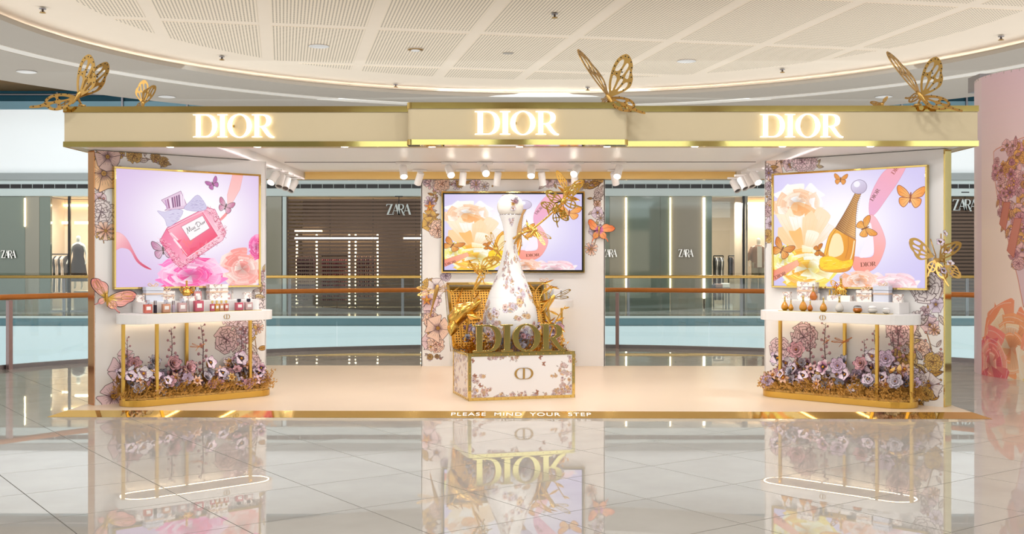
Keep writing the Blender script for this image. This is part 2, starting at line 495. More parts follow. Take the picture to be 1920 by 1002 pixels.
def flower2(cv, x, y, r, kind=None, pal=None, ink=INK):
    pal = pal or RNG.choice(PALS); kind = kind or RNG.choice(['pansy', 'rose', 'star', 'rose'])
    c1, c2 = pal; a0 = RNG.random() * 6
    lw = max(.7, r * .03)
    def pet(px_, py_, a, L, W, light, dark, veins=3):
        cv.poly(ruffled(px_, py_, a, L, W, RNG), dark, ink, lw, grad=((px_, py_), (px_ + math.cos(a) * L * (.72 if kind != 'pansy' else .46), py_ + math.sin(a) * L * (.72 if kind != 'pansy' else .46)), light))
        for q in range(veins):
            f = (q - (veins - 1) / 2) * .28
            cv.stroke([(px_ + math.cos(a + f) * L * .3, py_ + math.sin(a + f) * L * .3), (px_ + math.cos(a + f) * L * RNG.uniform(.6, .85), py_ + math.sin(a + f) * L * RNG.uniform(.6, .85))], ink, max(.5, lw * .6), .5)
    if kind == 'rose':
        for ring, (rr, k, off) in enumerate(((1, 6, 0), (.84, 6, .5), (.66, 5, .1), (.48, 4, .7), (.3, 3, .3))):
            for i in range(k):
                a = a0 + off + 2 * PI * (i + RNG.uniform(-.15, .15)) / k
                pet(x, y, a, r * rr, r * rr * 1.1, c1, c2, 2 if ring < 2 else 0)
    else:
        k = 5 if kind == 'pansy' else 8
        W = r * (1.5 if kind == 'pansy' else .6)
        for i in range(k):
            a = a0 + 2 * PI * i / k + RNG.uniform(-.1, .1)
            pet(x, y, a, r * RNG.uniform(.9, 1.05), W, c1, c2 if kind != 'pansy' else (84, 52, 72), 4)
        cv.poly(disc2(x, y, r * .17), GOLDP, ink, lw)
        for i in range(7): cv.stroke([(x, y), (x + math.cos(i) * r * .26, y + math.sin(i) * r * .26)], (120, 80, 30), max(.6, lw), .7)

def butterfly2(cv, x, y, s, a, c1, c2, ink=INK):
    def T(p):
        return (x + s * (p[0] * math.cos(a) - p[1] * math.sin(a)), y + s * (p[0] * math.sin(a) + p[1] * math.cos(a)))
    for sg in (1, -1):
        fw = smooth_closed([(0, 0), (sg * .35, -.5), (sg * .85, -.8), (sg * 1, -.6), (sg * .8, -.1), (sg * .3, .05)], 3)
        hw = smooth_closed([(0, 0), (sg * .4, .05), (sg * .75, .1), (sg * .72, .5), (sg * .4, .75), (sg * .12, .4)], 3)
        for wv in (hw, fw):
            cv.poly([T(p) for p in wv], c1, ink, max(.8, s * .04), grad=(T((0, 0)), T((sg * .9, 0)), c2))
        for q in ((.75, -.65), (.8, -.35), (.6, -.1), (.65, .25), (.45, .55)):
            cv.stroke([T((0, 0)), T((sg * q[0], q[1]))], ink, max(.6, s * .02), .6)
    cv.stroke([T((0, -.3)), T((0, .4))], ink, max(1.2, s * .09))

def vine(cv, pts, n, r0, r1, spread, ink=INK, leafy=1.0, pal=None):
    P = smooth_open(pts, 8)
    cv.stroke(P, ink, max(1, r1 * .09)); cv.stroke(P, GOLDP, max(.8, r1 * .045))
    for i in range(int(n * 1.6 * leafy)):
        p = RNG.choice(P); a = RNG.random() * 2 * PI
        d = RNG.random() * spread
        x, y = p[0] + math.cos(a) * d, p[1] + math.sin(a) * d
        cv.stroke([p, ((p[0] + x) / 2 + RNG.uniform(-4, 4), (p[1] + y) / 2), (x, y)], ink, 1)
        leaf2(cv, x, y, RNG.random() * 6.3, RNG.uniform(r0, r1) * 1.3, None, ink)
    for i in range(n):
        p = P[int((i + RNG.random()) / n * (len(P) - 1))]
        flower2(cv, p[0] + RNG.uniform(-1, 1) * spread * .7, p[1] + RNG.uniform(-1, 1) * spread * .7, RNG.uniform(r0, r1), None, pal, ink)
    for i in range(n):
        p = RNG.choice(P); x, y = p[0] + RNG.uniform(-1, 1) * spread, p[1] + RNG.uniform(-1, 1) * spread
        cv.poly(disc2(x, y, max(1.5, r0 * .25), 7), RNG.choice([(200, 140, 130), GOLDP, (180, 150, 170)]), ink, .9)

def img_mat(name, im, emit=0, rough=.35, **kw):
    m = mat(name, (230, 230, 230), rough, **kw)
    n, l, b = nodes(m)
    t = n.new('ShaderNodeTexImage'); t.image = im; t.extension = 'EXTEND'
    if emit:
        b.inputs['Base Color'].default_value = (.02, .02, .02, 1)
        l.new(t.outputs[0], b.inputs['Emission Color']); b.inputs['Emission Strength'].default_value = emit
    else: l.new(t.outputs[0], b.inputs['Base Color'])
    return m

# ---- floral wallpaper on the three display walls (canvas px = metres * S)
S = 260
def wall_canvas(W): return Canvas(W * S, 2.7 * S, (240, 238, 237))
def mp(pts): return [(u * S, (2.7 - z) * S) for u, z in pts]

cvL = wall_canvas(2.02)
vine(cvL, mp([(.02, 2.68), (.3, 2.66), (.62, 2.64), (.8, 2.6)]), 5, 12, 22, 14, pal=PALS[3])
vine(cvL, mp([(.08, 2.66), (.1, 2.3), (.06, 2.0), (.1, 1.72)]), 7, 14, 30, 18)
flower2(cvL, *mp([(.1, 2.46)])[0], 46, 'pansy', ((250, 206, 160), (214, 130, 60))); flower2(cvL, *mp([(.14, 2.64)])[0], 36, 'pansy', ((226, 196, 190), (70, 40, 50)))
flower2(cvL, *mp([(.07, 2.05)])[0], 36, 'rose', PALS[2]); flower2(cvL, *mp([(.12, 1.85)])[0], 28, 'star', PALS[1])
vine(cvL, mp([(1.98, 1.4), (1.94, 1.1), (1.86, .8), (1.9, .4), (1.84, .05)]), 12, 14, 30, 36)
vine(cvL, mp([(1.55, .9), (1.7, .75), (1.7, .4), (1.95, .1)]), 9, 14, 34, 34)
flower2(cvL, *mp([(1.52, .62)])[0], 40, 'rose', PALS[0]); flower2(cvL, *mp([(1.9, .95)])[0], 40, 'rose', PALS[2])
for q in ((.3, .36, 36), (.2, .08, 40), (.46, .1, 34), (.4, .3, 26), (.34, .5, 22)): flower2(cvL, *mp([q[:2]])[0], q[2], 'pansy', ((240, 214, 222), (86, 46, 60)))
for q in ((.24, .24), (.36, .02), (.5, .34)): leaf2(cvL, *mp([q])[0], RNG.random() * 6, 30, GOLDP)

cvR = wall_canvas(2.11)
vine(cvR, mp([(.02, 2.66), (.25, 2.66), (.5, 2.66), (.66, 2.6)]), 8, 13, 24, 14)
flower2(cvR, *mp([(.1, 2.58)])[0], 34, 'pansy', PALS[1]); flower2(cvR, *mp([(.48, 2.66)])[0], 30, 'rose', PALS[0])
vine(cvR, mp([(.06, 2.6), (.07, 2.2), (.05, 1.75)]), 8, 14, 26, 14)
vine(cvR, mp([(1.98, 1.5), (2.02, 1.2), (1.9, .9), (1.98, .5), (1.88, .06)]), 14, 14, 30, 42)
vine(cvR, mp([(1.6, .95), (1.75, .8), (1.72, .5), (1.95, .3), (1.8, .05)]), 12, 14, 36, 44)
flower2(cvR, *mp([(1.62, .78)])[0], 40, 'rose', PALS[0]); flower2(cvR, *mp([(1.9, 1.25)])[0], 44, 'rose', PALS[2])
flower2(cvR, *mp([(.5, .66)])[0], 44, 'rose', PALS[0]); flower2(cvR, *mp([(.2, .5)])[0], 36, 'rose', PALS[0])

cvB = wall_canvas(2.654)
vine(cvB, mp([(.03, 2.66), (.5, 2.66), (.98, 2.62)]), 9, 13, 24, 14)
vine(cvB, mp([(.2, 2.6), (.14, 2.2), (.2, 1.95)]), 6, 16, 28, 18)
flower2(cvB, *mp([(.24, 1.98)])[0], 34, 'rose', PALS[1]); flower2(cvB, *mp([(.3, 2.64)])[0], 30, 'rose', PALS[1])
vine(cvB, mp([(2.6, 2.68), (2.5, 2.4), (2.56, 2.0), (2.45, 1.6)]), 8, 14, 28, 26)
leaf2(cvB, *mp([(2.34, 2.6)])[0], -.2, 66, GOLDP)
vine(cvB, mp([(1.8, 2.66), (2.1, 2.66), (2.5, 2.62)]), 6, 14, 24, 14)
vine(cvB, mp([(.3, 1.25), (.12, .95), (.1, .6), (.2, .2)]), 9, 18, 34, 30)
for q in ((.24, .55, 44, 1), (.1, .95, 38, 0), (.22, 1.15, 34, 2)): flower2(cvB, *mp([q[:2]])[0], q[2], 'pansy', PALS[q[3]])
vine(cvB, mp([(.05, .15), (.3, .12)]), 3, 8, 14, 10)

# ---- fine floral print for boxes, trunk and bottle
def sprig(cv, x, y, r, n=4):
    for i in range(n):
        a = RNG.random() * 6.3; d = RNG.random() * r * 1.2
        leaf2(cv, x + math.cos(a) * d, y + math.sin(a) * d, RNG.random() * 6.3, r * .95, RNG.choice([(214, 172, 96), (196, 200, 210), (240, 204, 168), (226, 222, 220), (176, 180, 190)]), (176, 156, 148))
    for i in range(max(2, n - 2)):
        a = RNG.random() * 6.3; d = RNG.random() * r * 1.1
        flower2(cv, x + math.cos(a) * d, y + math.sin(a) * d, r * RNG.uniform(.5, .78), RNG.choice(['star', 'pansy', 'rose']), RNG.choice([((250, 210, 196), (214, 120, 100)), ((240, 230, 246), (150, 130, 180)), ((252, 214, 150), (222, 150, 66)), ((248, 232, 232), (190, 140, 150))]), (150, 124, 124))
    for i in range(2): cv.poly(disc2(x + RNG.uniform(-r, r), y + RNG.uniform(-r, r), r * .1, 6), (70, 44, 48))

cvF = Canvas(256, 256, (244, 240, 236))
for i in range(40): sprig(cvF, RNG.uniform(0, 256), RNG.uniform(0, 256), 17, 3)
floral_box = img_mat('floral_box_print', cvF.image('floral_box_print'))

cvT = Canvas(620, 260, (242, 240, 242))   # trunk front
for i in range(34): sprig(cvT, RNG.uniform(10, 120) if i % 2 else RNG.uniform(500, 610), RNG.uniform(196, 255) if RNG.random() < .6 else RNG.uniform(120, 250), 15)
for i in range(16): sprig(cvT, RNG.uniform(540, 612), RNG.uniform(10, 240), 15)
for i in range(14): sprig(cvT, RNG.uniform(110, 300), RNG.uniform(4, 26) , 12)
for i in range(16): sprig(cvT, RNG.uniform(100, 520), RNG.uniform(236, 258), 12)
for x, y in ((30, 120), (60, 180), (440, 60), (420, 20), (400, 230), (16, 30)): butterfly2(cvT, x, y, 13, RNG.random() * 6, (226, 170, 120), (200, 130, 120))
trunk_front_m = img_mat('trunk_front_print', cvT.image('trunk_front_print'))
cvS = Canvas(340, 260, (240, 228, 220))
for i in range(80):
    x = RNG.uniform(0, 340); y = RNG.uniform(0, 260)
    if 70 < x < 270 and 60 < y < 200 and RNG.random() < .8: continue
    sprig(cvS, x, y, 15)
trunk_side_m = img_mat('trunk_side_print', cvS.image('trunk_side_print'))

cvP = Canvas(900, 900, (246, 243, 241))   # bottle sculpture: u round it, v up
for i in range(400):
    x = RNG.uniform(0, 900); v = RNG.uniform(0, 660)
    if math.sin(x * .031 + v * .013) + .6 * math.sin(v * .03 - x * .012) < -.3: continue
    sprig(cvP, x, 900 - v, 22 if v < 420 else 15)
for i in range(5): sprig(cvP, 700 + RNG.uniform(-30, 30), 60 + RNG.uniform(-12, 24), 22)
bottle_print = img_mat('bottle_print', cvP.image('bottle_print'), rough=.25)

# ---- poster 1: rose bottle on peonies.   coordinates read on a 908 x 755 field
def rmap(W, H, x0, y0, x1, y1):
    return lambda p: ((p[0] - x0) / (x1 - x0) * W, (p[1] - y0) / (y1 - y0) * H)

def big_petals(cv, T, cx, cy, R, n, cols, seed, squash=.8, edge=None, rings=5):
    g = random.Random(seed)
    for ring in range(rings):
        rr = R * (1 - ring * .8 / rings)
        for i in range(n - (ring > 2)):
            a = 2 * PI * (i + g.uniform(-.25, .25)) / n + ring * .45
            c1 = g.choice(cols); c2 = g.choice(cols)
            dk = tuple(v * (.93 - .04 * ring) for v in c2)
            L = rr * g.uniform(.9, 1.12)
            q = ruffled(0, 0, a, L, L * g.uniform(.95, 1.25), g)
            pts = [T((cx + u, cy + v * squash)) for u, v in smooth_closed(q, 2)]
            p0 = T((cx, cy)); p1 = T((cx + math.cos(a) * L, cy + math.sin(a) * L * squash))
            cv.poly(pts, dk, None, 1, .94, grad=(p0, p1, tuple(min(255, v * 1.05 + 6) for v in c1)))
            for f in (-.3, -.1, .12, .3):
                cv.stroke([T((cx + math.cos(a + f) * L * .35, cy + math.sin(a + f) * L * .35 * squash)), T((cx + math.cos(a + f * .8) * L * .85, cy + math.sin(a + f * .8) * L * .85 * squash))], dk, 1.6, .35)
            tip = [T((cx + math.cos(a + f) * L * .93, cy + math.sin(a + f) * L * .93 * squash)) for f in (-.4, -.2, 0, .2, .4)]
            cv.stroke(tip, (255, 252, 250), 2.4, .5)

def word2(cv, T, x, y, h, ang, col, al=1):
    for cs in WORD:
        cv.poly([[T((x + h * (px_ * math.cos(ang) + py_ * math.sin(ang)), y + h * (px_ * math.sin(ang) - py_ * math.cos(ang)))) for px_, py_ in c] for c in cs], col, None, al=al)

cv = Canvas(980, 740, (214, 188, 228)); T = rmap(980, 740, 207, 165, 1112, 900)
cv.glow(*T((700, 450)), 440, 330, (255, 252, 255), 1.0, 2.6)
cv.poly([T(p) for p in ((935, 165), (1005, 165), (985, 260), (940, 340), (905, 420), (900, 300))], (246, 176, 172), (235, 130, 130), 1.5, .9, grad=(T((935, 165)), T((905, 420)), (252, 206, 204)))
cv.poly([T(p) for p in smooth_open([(905, 400), (940, 350), (900, 430), (850, 480), (840, 470)], 4)], (244, 140, 140), None, 1, .9)
cv.poly([T(p) for p in smooth_closed([(205, 565), (245, 570), (280, 610), (310, 670), (350, 740), (420, 790), (380, 780), (330, 740), (290, 670), (240, 655), (205, 665)], 4)], (246, 190, 196), (230, 140, 150), 1.2, 1, grad=(T((220, 600)), T((400, 780)), (206, 60, 100)))
butterfly2(cv, *T((805, 230)), 46, -.5, (206, 130, 190), (176, 90, 160))
butterfly2(cv, *T((890, 375)), 58, .35, (248, 214, 226), (200, 110, 150))
butterfly2(cv, *T((490, 665)), 74, -.1, (236, 206, 222), (190, 120, 160))
big_petals(cv, T, 1000, 790, 150, 8, [(250, 190, 180), (244, 160, 150), (252, 214, 204), (240, 140, 132)], 4, .85, (236, 140, 130))
big_petals(cv, T, 1100, 640, 60, 5, [(236, 90, 160), (214, 60, 130), (246, 140, 190)], 5, 1.4)
big_petals(cv, T, 660, 830, 215, 9, [(250, 110, 180), (246, 80, 160), (252, 170, 206), (240, 60, 140), (255, 200, 222)], 8, .55, (226, 60, 130))
# bottle
cv.poly([T(p) for p in ((470, 610), (515, 525), (765, 385), (820, 400), (892, 553), (870, 600), (600, 785), (555, 745))], (240, 120, 160), (170, 40, 90), 2.5, grad=(T((520, 520)), T((800, 640)), (252, 200, 214)))
cv.poly([T(p) for p in ((515, 540), (735, 418), (838, 575), (640, 710))], (250, 170, 190), (206, 50, 90), 2.5, grad=(T((560, 520)), T((700, 700)), (238, 70, 110)))
g_ = random.Random(2)
for i in range(420):
    t = g_.random(); k = g_.choice((0, 1, 2))
    a, b = [((480, 600), (600, 775)), ((610, 770), (885, 560)), ((780, 400), (885, 555))][k]
    x = a[0] + (b[0] - a[0]) * t + g_.uniform(-18, 18); y = a[1] + (b[1] - a[1]) * t + g_.uniform(-20, 20)
    cv.stroke([T((x, y)), T((x + g_.uniform(-22, 22), y + g_.uniform(-16, 16)))], g_.choice([(255, 235, 240), (196, 40, 84), (250, 190, 206), (150, 20, 60)]), 2, .8)
for i in range(14):
    x = 640 + g_.uniform(-80, 120); y = 640 + g_.uniform(-50, 40)
    cv.poly([T((x, y)), T((x + g_.uniform(10, 60), y + g_.uniform(-30, 10))), T((x + g_.uniform(0, 40), y + g_.uniform(10, 40)))], g_.choice([(236, 60, 100), (252, 150, 160), (255, 120, 120)]), None, al=.5)
cv.poly([T(p) for p in ((602, 517), (738, 440), (785, 522), (660, 607))], (250, 244, 246), (190, 100, 130), 3)
def ink_stroke(pts, lw=2.6): cv.stroke([T((615 + (p[0] * .872 + p[1] * .49) * 1.0, 552 + (-p[0] * .49 + p[1] * .872))) for p in smooth_open(pts, 5)], (60, 40, 50), lw)
for st in ([(22, 22), (30, 2), (34, -14), (38, 16), (50, -14), (50, 14), (56, 12)], [(60, 2), (60, 13), (64, 12)], [(72, 2), (67, 6), (72, 12), (66, 14)], [(82, 2), (77, 6), (82, 12), (76, 14)],
           [(104, -12), (100, 14), (118, 10), (124, -6), (106, -16), (92, -6)], [(128, 2), (127, 12), (131, 12)], [(140, 4), (134, 8), (139, 13), (144, 7), (139, 3)], [(149, 2), (149, 13), (152, 3), (158, 2)]): ink_stroke(st)
for i in range(6): ink_stroke([(66 + i * 7, 30), (67 + i * 7, 24), (70 + i * 7, 30)], 1.6)
for (p, q, c, l_) in (((520, 530), (745, 412), (255, 236, 242), 5), ((842, 572), (645, 716), (255, 230, 236), 5), ((530, 560), (640, 700), (255, 255, 255), 4), ((750, 425), (838, 560), (255, 210, 224), 4), ((560, 600), (600, 650), (255, 250, 252), 14), ((540, 560), (580, 600), (255, 240, 246), 10)):
    cv.stroke([T(p), T(q)], c, l_, .75)
# stopper and satin bow
cv.poly([T(p) for p in ((480, 350), (600, 287), (640, 380), (615, 400), (500, 415), (520, 400))], (226, 196, 220), (120, 60, 110), 2)
for i in range(9): cv.poly([T(p) for p in ((500 + i * 14, 350 - i * 6), (508 + i * 14, 346 - i * 6), (520 + i * 13, 402 - i * 3), (512 + i * 13, 406 - i * 3))], g_.choice([(140, 70, 120), (246, 230, 246), (190, 140, 190), (100, 50, 100)]), None, al=.85)
cv.poly([T(p) for p in smooth_closed([(615, 415), (560, 405), (500, 425), (455, 420), (500, 470), (520, 520), (580, 480)], 3)], (214, 206, 232), (150, 130, 180), 1.5)
cv.poly([T(p) for p in smooth_closed([(620, 400), (660, 350), (705, 308), (740, 340), (765, 395), (700, 415)], 3)], (206, 198, 228), (140, 120, 176), 1.5)
for i in range(60):
    x, y = g_.choice([(510 + g_.random() * 90, 420 + g_.random() * 60), (660 + g_.random() * 80, 340 + g_.random() * 60)])
    cv.stroke([T((x, y)), T((x + 14, y + g_.uniform(-6, 6)))], g_.choice([(110, 90, 150), (240, 236, 250), (160, 140, 190)]), 1.8, .6)
poster_rose = cv.image('rose_bottle_poster')

# ---- poster 2: golden teardrop bottle, yellow blooms, printed ribbon
cv = Canvas(1000, 760, (206, 196, 240)); T = rmap(1000, 760, 187, 140, 1165, 900)
cv.glow(*T((640, 480)), 440, 340, (255, 250, 255), 1, 2.4)
rib = [(1045, 120), (1010, 210), (930, 330), (865, 420), (826, 432), (826, 330), (870, 220), (935, 140)]
cv.poly([T(p) for p in smooth_closed(rib, 4)], (246, 170, 186), (226, 120, 140), 1.4, .95, grad=(T((1000, 130)), T((840, 430)), (236, 170, 206)))
cv.poly([T(p) for p in smooth_closed([(830, 430), (870, 460), (915, 560), (922, 640), (880, 750), (820, 798), (730, 790), (720, 705), (800, 710), (850, 690), (850, 600), (830, 500)], 4)], (250, 186, 196), (230, 120, 130), 1.4, .95, grad=(T((880, 480)), T((740, 780)), (250, 150, 130)))
cv.poly([T(p) for p in smooth_closed([(830, 480), (850, 600), (848, 680), (800, 705), (760, 700), (800, 600)], 4)], (250, 240, 250), None, al=.9)
word2(cv, T, 845, 345, 24, -1.0, (130, 84, 84)); word2(cv, T, 975, 180, 24, -.9, (170, 90, 80)); word2(cv, T, 768, 768, 27, -.08, (120, 60, 40)); 
big_petals(cv, T, 350, 340, 170, 8, [(255, 236, 224), (254, 214, 190), (252, 190, 150), (255, 246, 240)], 11, .75, (246, 190, 150))
cv.poly([T(p) for p in smooth_closed([(300, 400), (330, 330), (420, 350), (480, 400), (400, 430)], 4)], (250, 160, 70), None, al=.55)
for (a_, L_, W_, c_) in ((-2.3, 250, 150, (252, 214, 160)), (-.9, 300, 150, (255, 240, 228)), (-2.0, 340, 150, (255, 236, 206)), (-1.15, 330, 150, (255, 226, 190)), (-1.75, 300, 140, (255, 250, 240)), (-1.4, 290, 140, (254, 220, 176)), (-1.9, 190, 110, (252, 190, 110)), (-1.2, 180, 120, (255, 246, 226))):
    q_ = ruffled(395, 700, a_, L_, W_, g_)
    cv.poly([T(p) for p in smooth_closed(q_, 2)], (246, 196, 130), (246, 206, 160), 1, .96, grad=(T((395, 700)), T((395 + math.cos(a_) * L_ * .8, 700 + math.sin(a_) * L_ * .8)), c_))
    for f in (-.14, 0, .14): cv.stroke([T((395 + math.cos(a_ + f) * L_ * .4, 700 + math.sin(a_ + f) * L_ * .4)), T((395 + math.cos(a_ + f * .8) * L_ * .9, 700 + math.sin(a_ + f * .8) * L_ * .9))], (240, 186, 130), 2, .35)
for (x0, y0, w_, h_, c1, c2) in () and ((260, 430, 90, 260, (255, 240, 222), (252, 206, 150)), (350, 430, 100, 300, (255, 250, 240), (254, 224, 180)), (440, 390, 100, 280, (255, 232, 196), (255, 246, 234)), (510, 400, 80, 220, (255, 240, 226), (254, 246, 244)), (220, 420, 70, 200, (250, 200, 140), (255, 236, 214))):
    cv.poly([T(p) for p in smooth_closed([(x0, y0), (x0 + w_ * .5, y0 - 20), (x0 + w_, y0 + 10), (x0 + w_ * 1.05, y0 + h_ * .5), (x0 + w_ * .7, y0 + h_), (x0 + w_ * .2, y0 + h_ * .9), (x0 - w_ * .1, y0 + h_ * .5)], 4)], c1, (248, 200, 150), 1.2, .95, grad=(T((x0, y0)), T((x0 + w_, y0 + h_)), c2))
big_petals(cv, T, 420, 780, 230, 9, [(255, 214, 90), (255, 190, 40), (255, 240, 190), (252, 160, 30), (255, 246, 220)], 14, .6, (250, 180, 60))
big_petals(cv, T, 250, 720, 90, 6, [(255, 232, 120), (255, 206, 60), (255, 246, 210)], 15, 1.1)
big_petals(cv, T, 960, 890, 170, 8, [(250, 206, 214), (252, 226, 228), (240, 180, 190)], 17, .5)
big_petals(cv, T, 760, 860, 120, 7, [(252, 160, 110), (250, 190, 170), (255, 214, 200)], 18, .6)
cv.poly([T(p) for p in ((180, 800), (350, 722), (365, 755), (300, 800), (190, 868))], (240, 140, 120), (220, 110, 90), 1.4, .95, grad=(T((190, 820)), T((350, 730)), (250, 180, 150)))
word2(cv, T, 196, 858, 24, -.42, (130, 70, 50))
# bottle: drop body, ringed neck, glass ball
body = smooth_open([(600, 512), (560, 570), (530, 680), (505, 740), (500, 775), (540, 800), (640, 805), (700, 785), (725, 720), (738, 590)], 4)
cv.poly([T(p) for p in body], (252, 190, 60), (180, 100, 10), 2.5, grad=(T((520, 600)), T((730, 640)), (226, 140, 20)))
cv.poly([T(p) for p in smooth_closed([(590, 560), (640, 560), (660, 660), (620, 700), (560, 690)], 4)], (255, 240, 200), None, al=.85)
cv.stroke([T(p) for p in smooth_open([(612, 520), (575, 580), (548, 680), (522, 740)], 4)], (176, 100, 10), 5, .6)
cv.stroke([T(p) for p in smooth_open([(728, 600), (716, 680), (700, 730)], 4)], (255, 246, 214), 9, .8)
cv.stroke([T(p) for p in smooth_open([(690, 570), (690, 640), (672, 710)], 4)], (196, 112, 8), 7, .5)
cv.poly([T(p) for p in smooth_closed([(510, 710), (580, 700), (650, 730), (715, 720), (700, 770), (560, 790), (505, 765)], 4)], (255, 214, 20), (240, 150, 0), 1.5, .9)
for i in range(24):
    x = g_.uniform(515, 700); y = g_.uniform(715, 785)
    cv.stroke([T((x, y)), T((x + g_.uniform(10, 30), y + g_.uniform(-8, 8)))], g_.choice([(255, 250, 180), (255, 240, 90), (226, 140, 0)]), 2.4, .7)
nk = [(745, 262), (780, 268), (748, 350), (738, 440), (736, 585), (605, 512), (655, 430), (700, 350)]
cv.poly([T(p) for p in nk], (150, 92, 30), (90, 50, 20), 2, grad=(T((640, 440)), T((740, 470)), (236, 180, 110)))
for i in range(24):
    t = i / 23
    a = (605 + (745 - 605) * t ** .85, 512 - 250 * t); b = (738 + (780 - 738) * t ** 2, 590 - 322 * t)
    cv.stroke([T(a), T(((a[0] + b[0]) / 2, (a[1] + b[1]) / 2 + 6)), T(b)], (96, 54, 16), 2, .75)
    cv.stroke([T((a[0], a[1] + 5)), T(((a[0] * .6 + b[0] * .4), (a[1] * .6 + b[1] * .4) + 10))], (255, 226, 170), 1.8, .7)
cv.poly([T(p) for p in disc2(758, 246, 50, 28, .92)], (222, 214, 238), (120, 100, 130), 2.4, grad=(T((740, 210)), T((780, 290)), (196, 180, 206)))
cv.poly([T(p) for p in disc2(745, 228, 20, 16)], (250, 248, 255), None, al=.9)
butterfly2(cv, *T((1075, 325)), 88, .1, (255, 200, 130), (244, 150, 60), (150, 70, 30))
butterfly2(cv, *T((640, 190)), 46, .1, (240, 170, 90), (226, 140, 50), (120, 60, 20))
butterfly2(cv, *T((800, 515)), 70, 1.2, (250, 190, 100), (236, 150, 50), (120, 60, 20))
butterfly2(cv, *T((245, 650)), 76, .5, (252, 196, 110), (214, 120, 40), (110, 50, 20))
butterfly2(cv, *T((495, 660)), 44, 1.4, (230, 150, 30), (200, 110, 20), (110, 50, 20))
poster_gold = cv.image('golden_bottle_poster')

# ================================================================== SETTING
def clip_convex(poly, shape):
    """Sutherland-Hodgman: poly clipped by the convex counter-clockwise shape"""
    out = list(poly)
    for i in range(len(shape)):
        a, b = shape[i], shape[(i + 1) % len(shape)]
        def side(p): return (b[0] - a[0]) * (p[1] - a[1]) - (b[1] - a[1]) * (p[0] - a[0])
        res = []
        for k in range(len(out)):
            p, q = out[k], out[(k + 1) % len(out)]
            sp, sq = side(p), side(q)
            if sp >= 0: res.append(p)
            if (sp >= 0) != (sq >= 0):
                t = sp / (sp - sq); res.append((p[0] + (q[0] - p[0]) * t, p[1] + (q[1] - p[1]) * t))
        out = res
        if len(out) < 3: return []
    return out

# ---- mall floor: a round-ended deck of polished square tiles
RC = (0.3, 10.8); RR = 9.5
def arc(c, r, a0, a1, n): return [(c[0] + r * math.cos(a0 + (a1 - a0) * i / n), c[1] + r * math.sin(a0 + (a1 - a0) * i / n)) for i in range(n + 1)]
deck = arc(RC, RR, 0, PI, 64) + [(RC[0] - RR, -8), (RC[0] + RR, -8)]
fl = MB(); fl.prism(deck, -.45, -.012)
floor = struct(fl.build('floor', joint_m))

tile_m = mat('polished_tile', (206, 204, 200), .012, 0, IOR=1.62, Specular_IOR_Level=.7)
def tile_nodes():
    n, l, b = nodes(tile_m)
    tc = n.new('ShaderNodeTexCoord'); oi = n.new('ShaderNodeObjectInfo')
    nz = n.new('ShaderNodeTexNoise'); nz.inputs['Scale'].default_value = 2.2; nz.inputs['Detail'].default_value = 6
    ad = n.new('ShaderNodeVectorMath'); ad.operation = 'ADD'
    l.new(tc.outputs['Object'], ad.inputs[0]); l.new(oi.outputs['Location'], ad.inputs[1]); l.new(ad.outputs[0], nz.inputs['Vector'])
    mx = n.new('ShaderNodeMix'); mx.data_type = 'RGBA'
    mx.inputs[6].default_value = (*lin((192, 188, 182)), 1); mx.inputs[7].default_value = (*lin((218, 216, 211)), 1)
    l.new(nz.outputs['Fac'], mx.inputs[0]); l.new(mx.outputs[2], b.inputs['Base Color'])
    n2 = n.new('ShaderNodeTexNoise'); n2.inputs['Scale'].default_value = .9; n2.inputs['Detail'].default_value = 0
    l.new(ad.outputs[0], n2.inputs['Vector'])
    bp = n.new('ShaderNodeBump'); bp.inputs['Strength'].default_value = .02; bp.inputs['Distance'].default_value = .03
    l.new(n2.outputs['Fac'], bp.inputs['Height']); l.new(bp.outputs['Normal'], b.inputs['Normal'])
tile_nodes()
tu = Vector((.814, .581)); tv = Vector((-.581, .814)); SU, SV = .833, .856
ang_t = math.atan2(.581, .814)
cell = [(0, 0), (SU - .007, 0), (SU - .007, SV - .007), (0, SV - .007)]
tb = MB(); tb.prism(cell, -.012, 0); tile_me = tb.mesh('tile', tile_m)
tiles = []
for i in range(-30, 40):
    for j in range(-30, 40):
        o = tu * (1.70 + SU * i) + tv * (3.80 + SV * j)
        q = [o + tu * c[0] + tv * c[1] for c in cell]
        c = clip_convex([tuple(p) for p in q], deck)
        if not c: continue
        full = all(any((Vector(a) - Vector(b)).length < 1e-6 for b in c) for a in q)
        m = sum((Vector(p) for p in c), Vector((0, 0))) / len(c)
        inview = m.y > 5.6 and abs(m.x) < m.y * .48 + .6 and not (abs(m.x - .05) < 4.1 and 11.9 < m.y < 15.6)
        tiles.append((m.y if inview else 99 + m.y, full, o, c))
tiles.sort(key=lambda t: t[0])
rest = MB()
for k, (d, full, o, c) in enumerate(tiles):
    if d < 99 and k < 300:
        if full:
            t = link('tile', tile_me, floor); t.location = (o.x, o.y, 0); t.rotation_euler = (0, 0, ang_t)
        else:
            MB().prism(c, -.012, 0).build('tile', tile_m, floor)
    else: rest.prism(c, -.012, 0)
r_ = rest.build('tile_field', tile_m, floor); r_['kind'] = 'stuff'

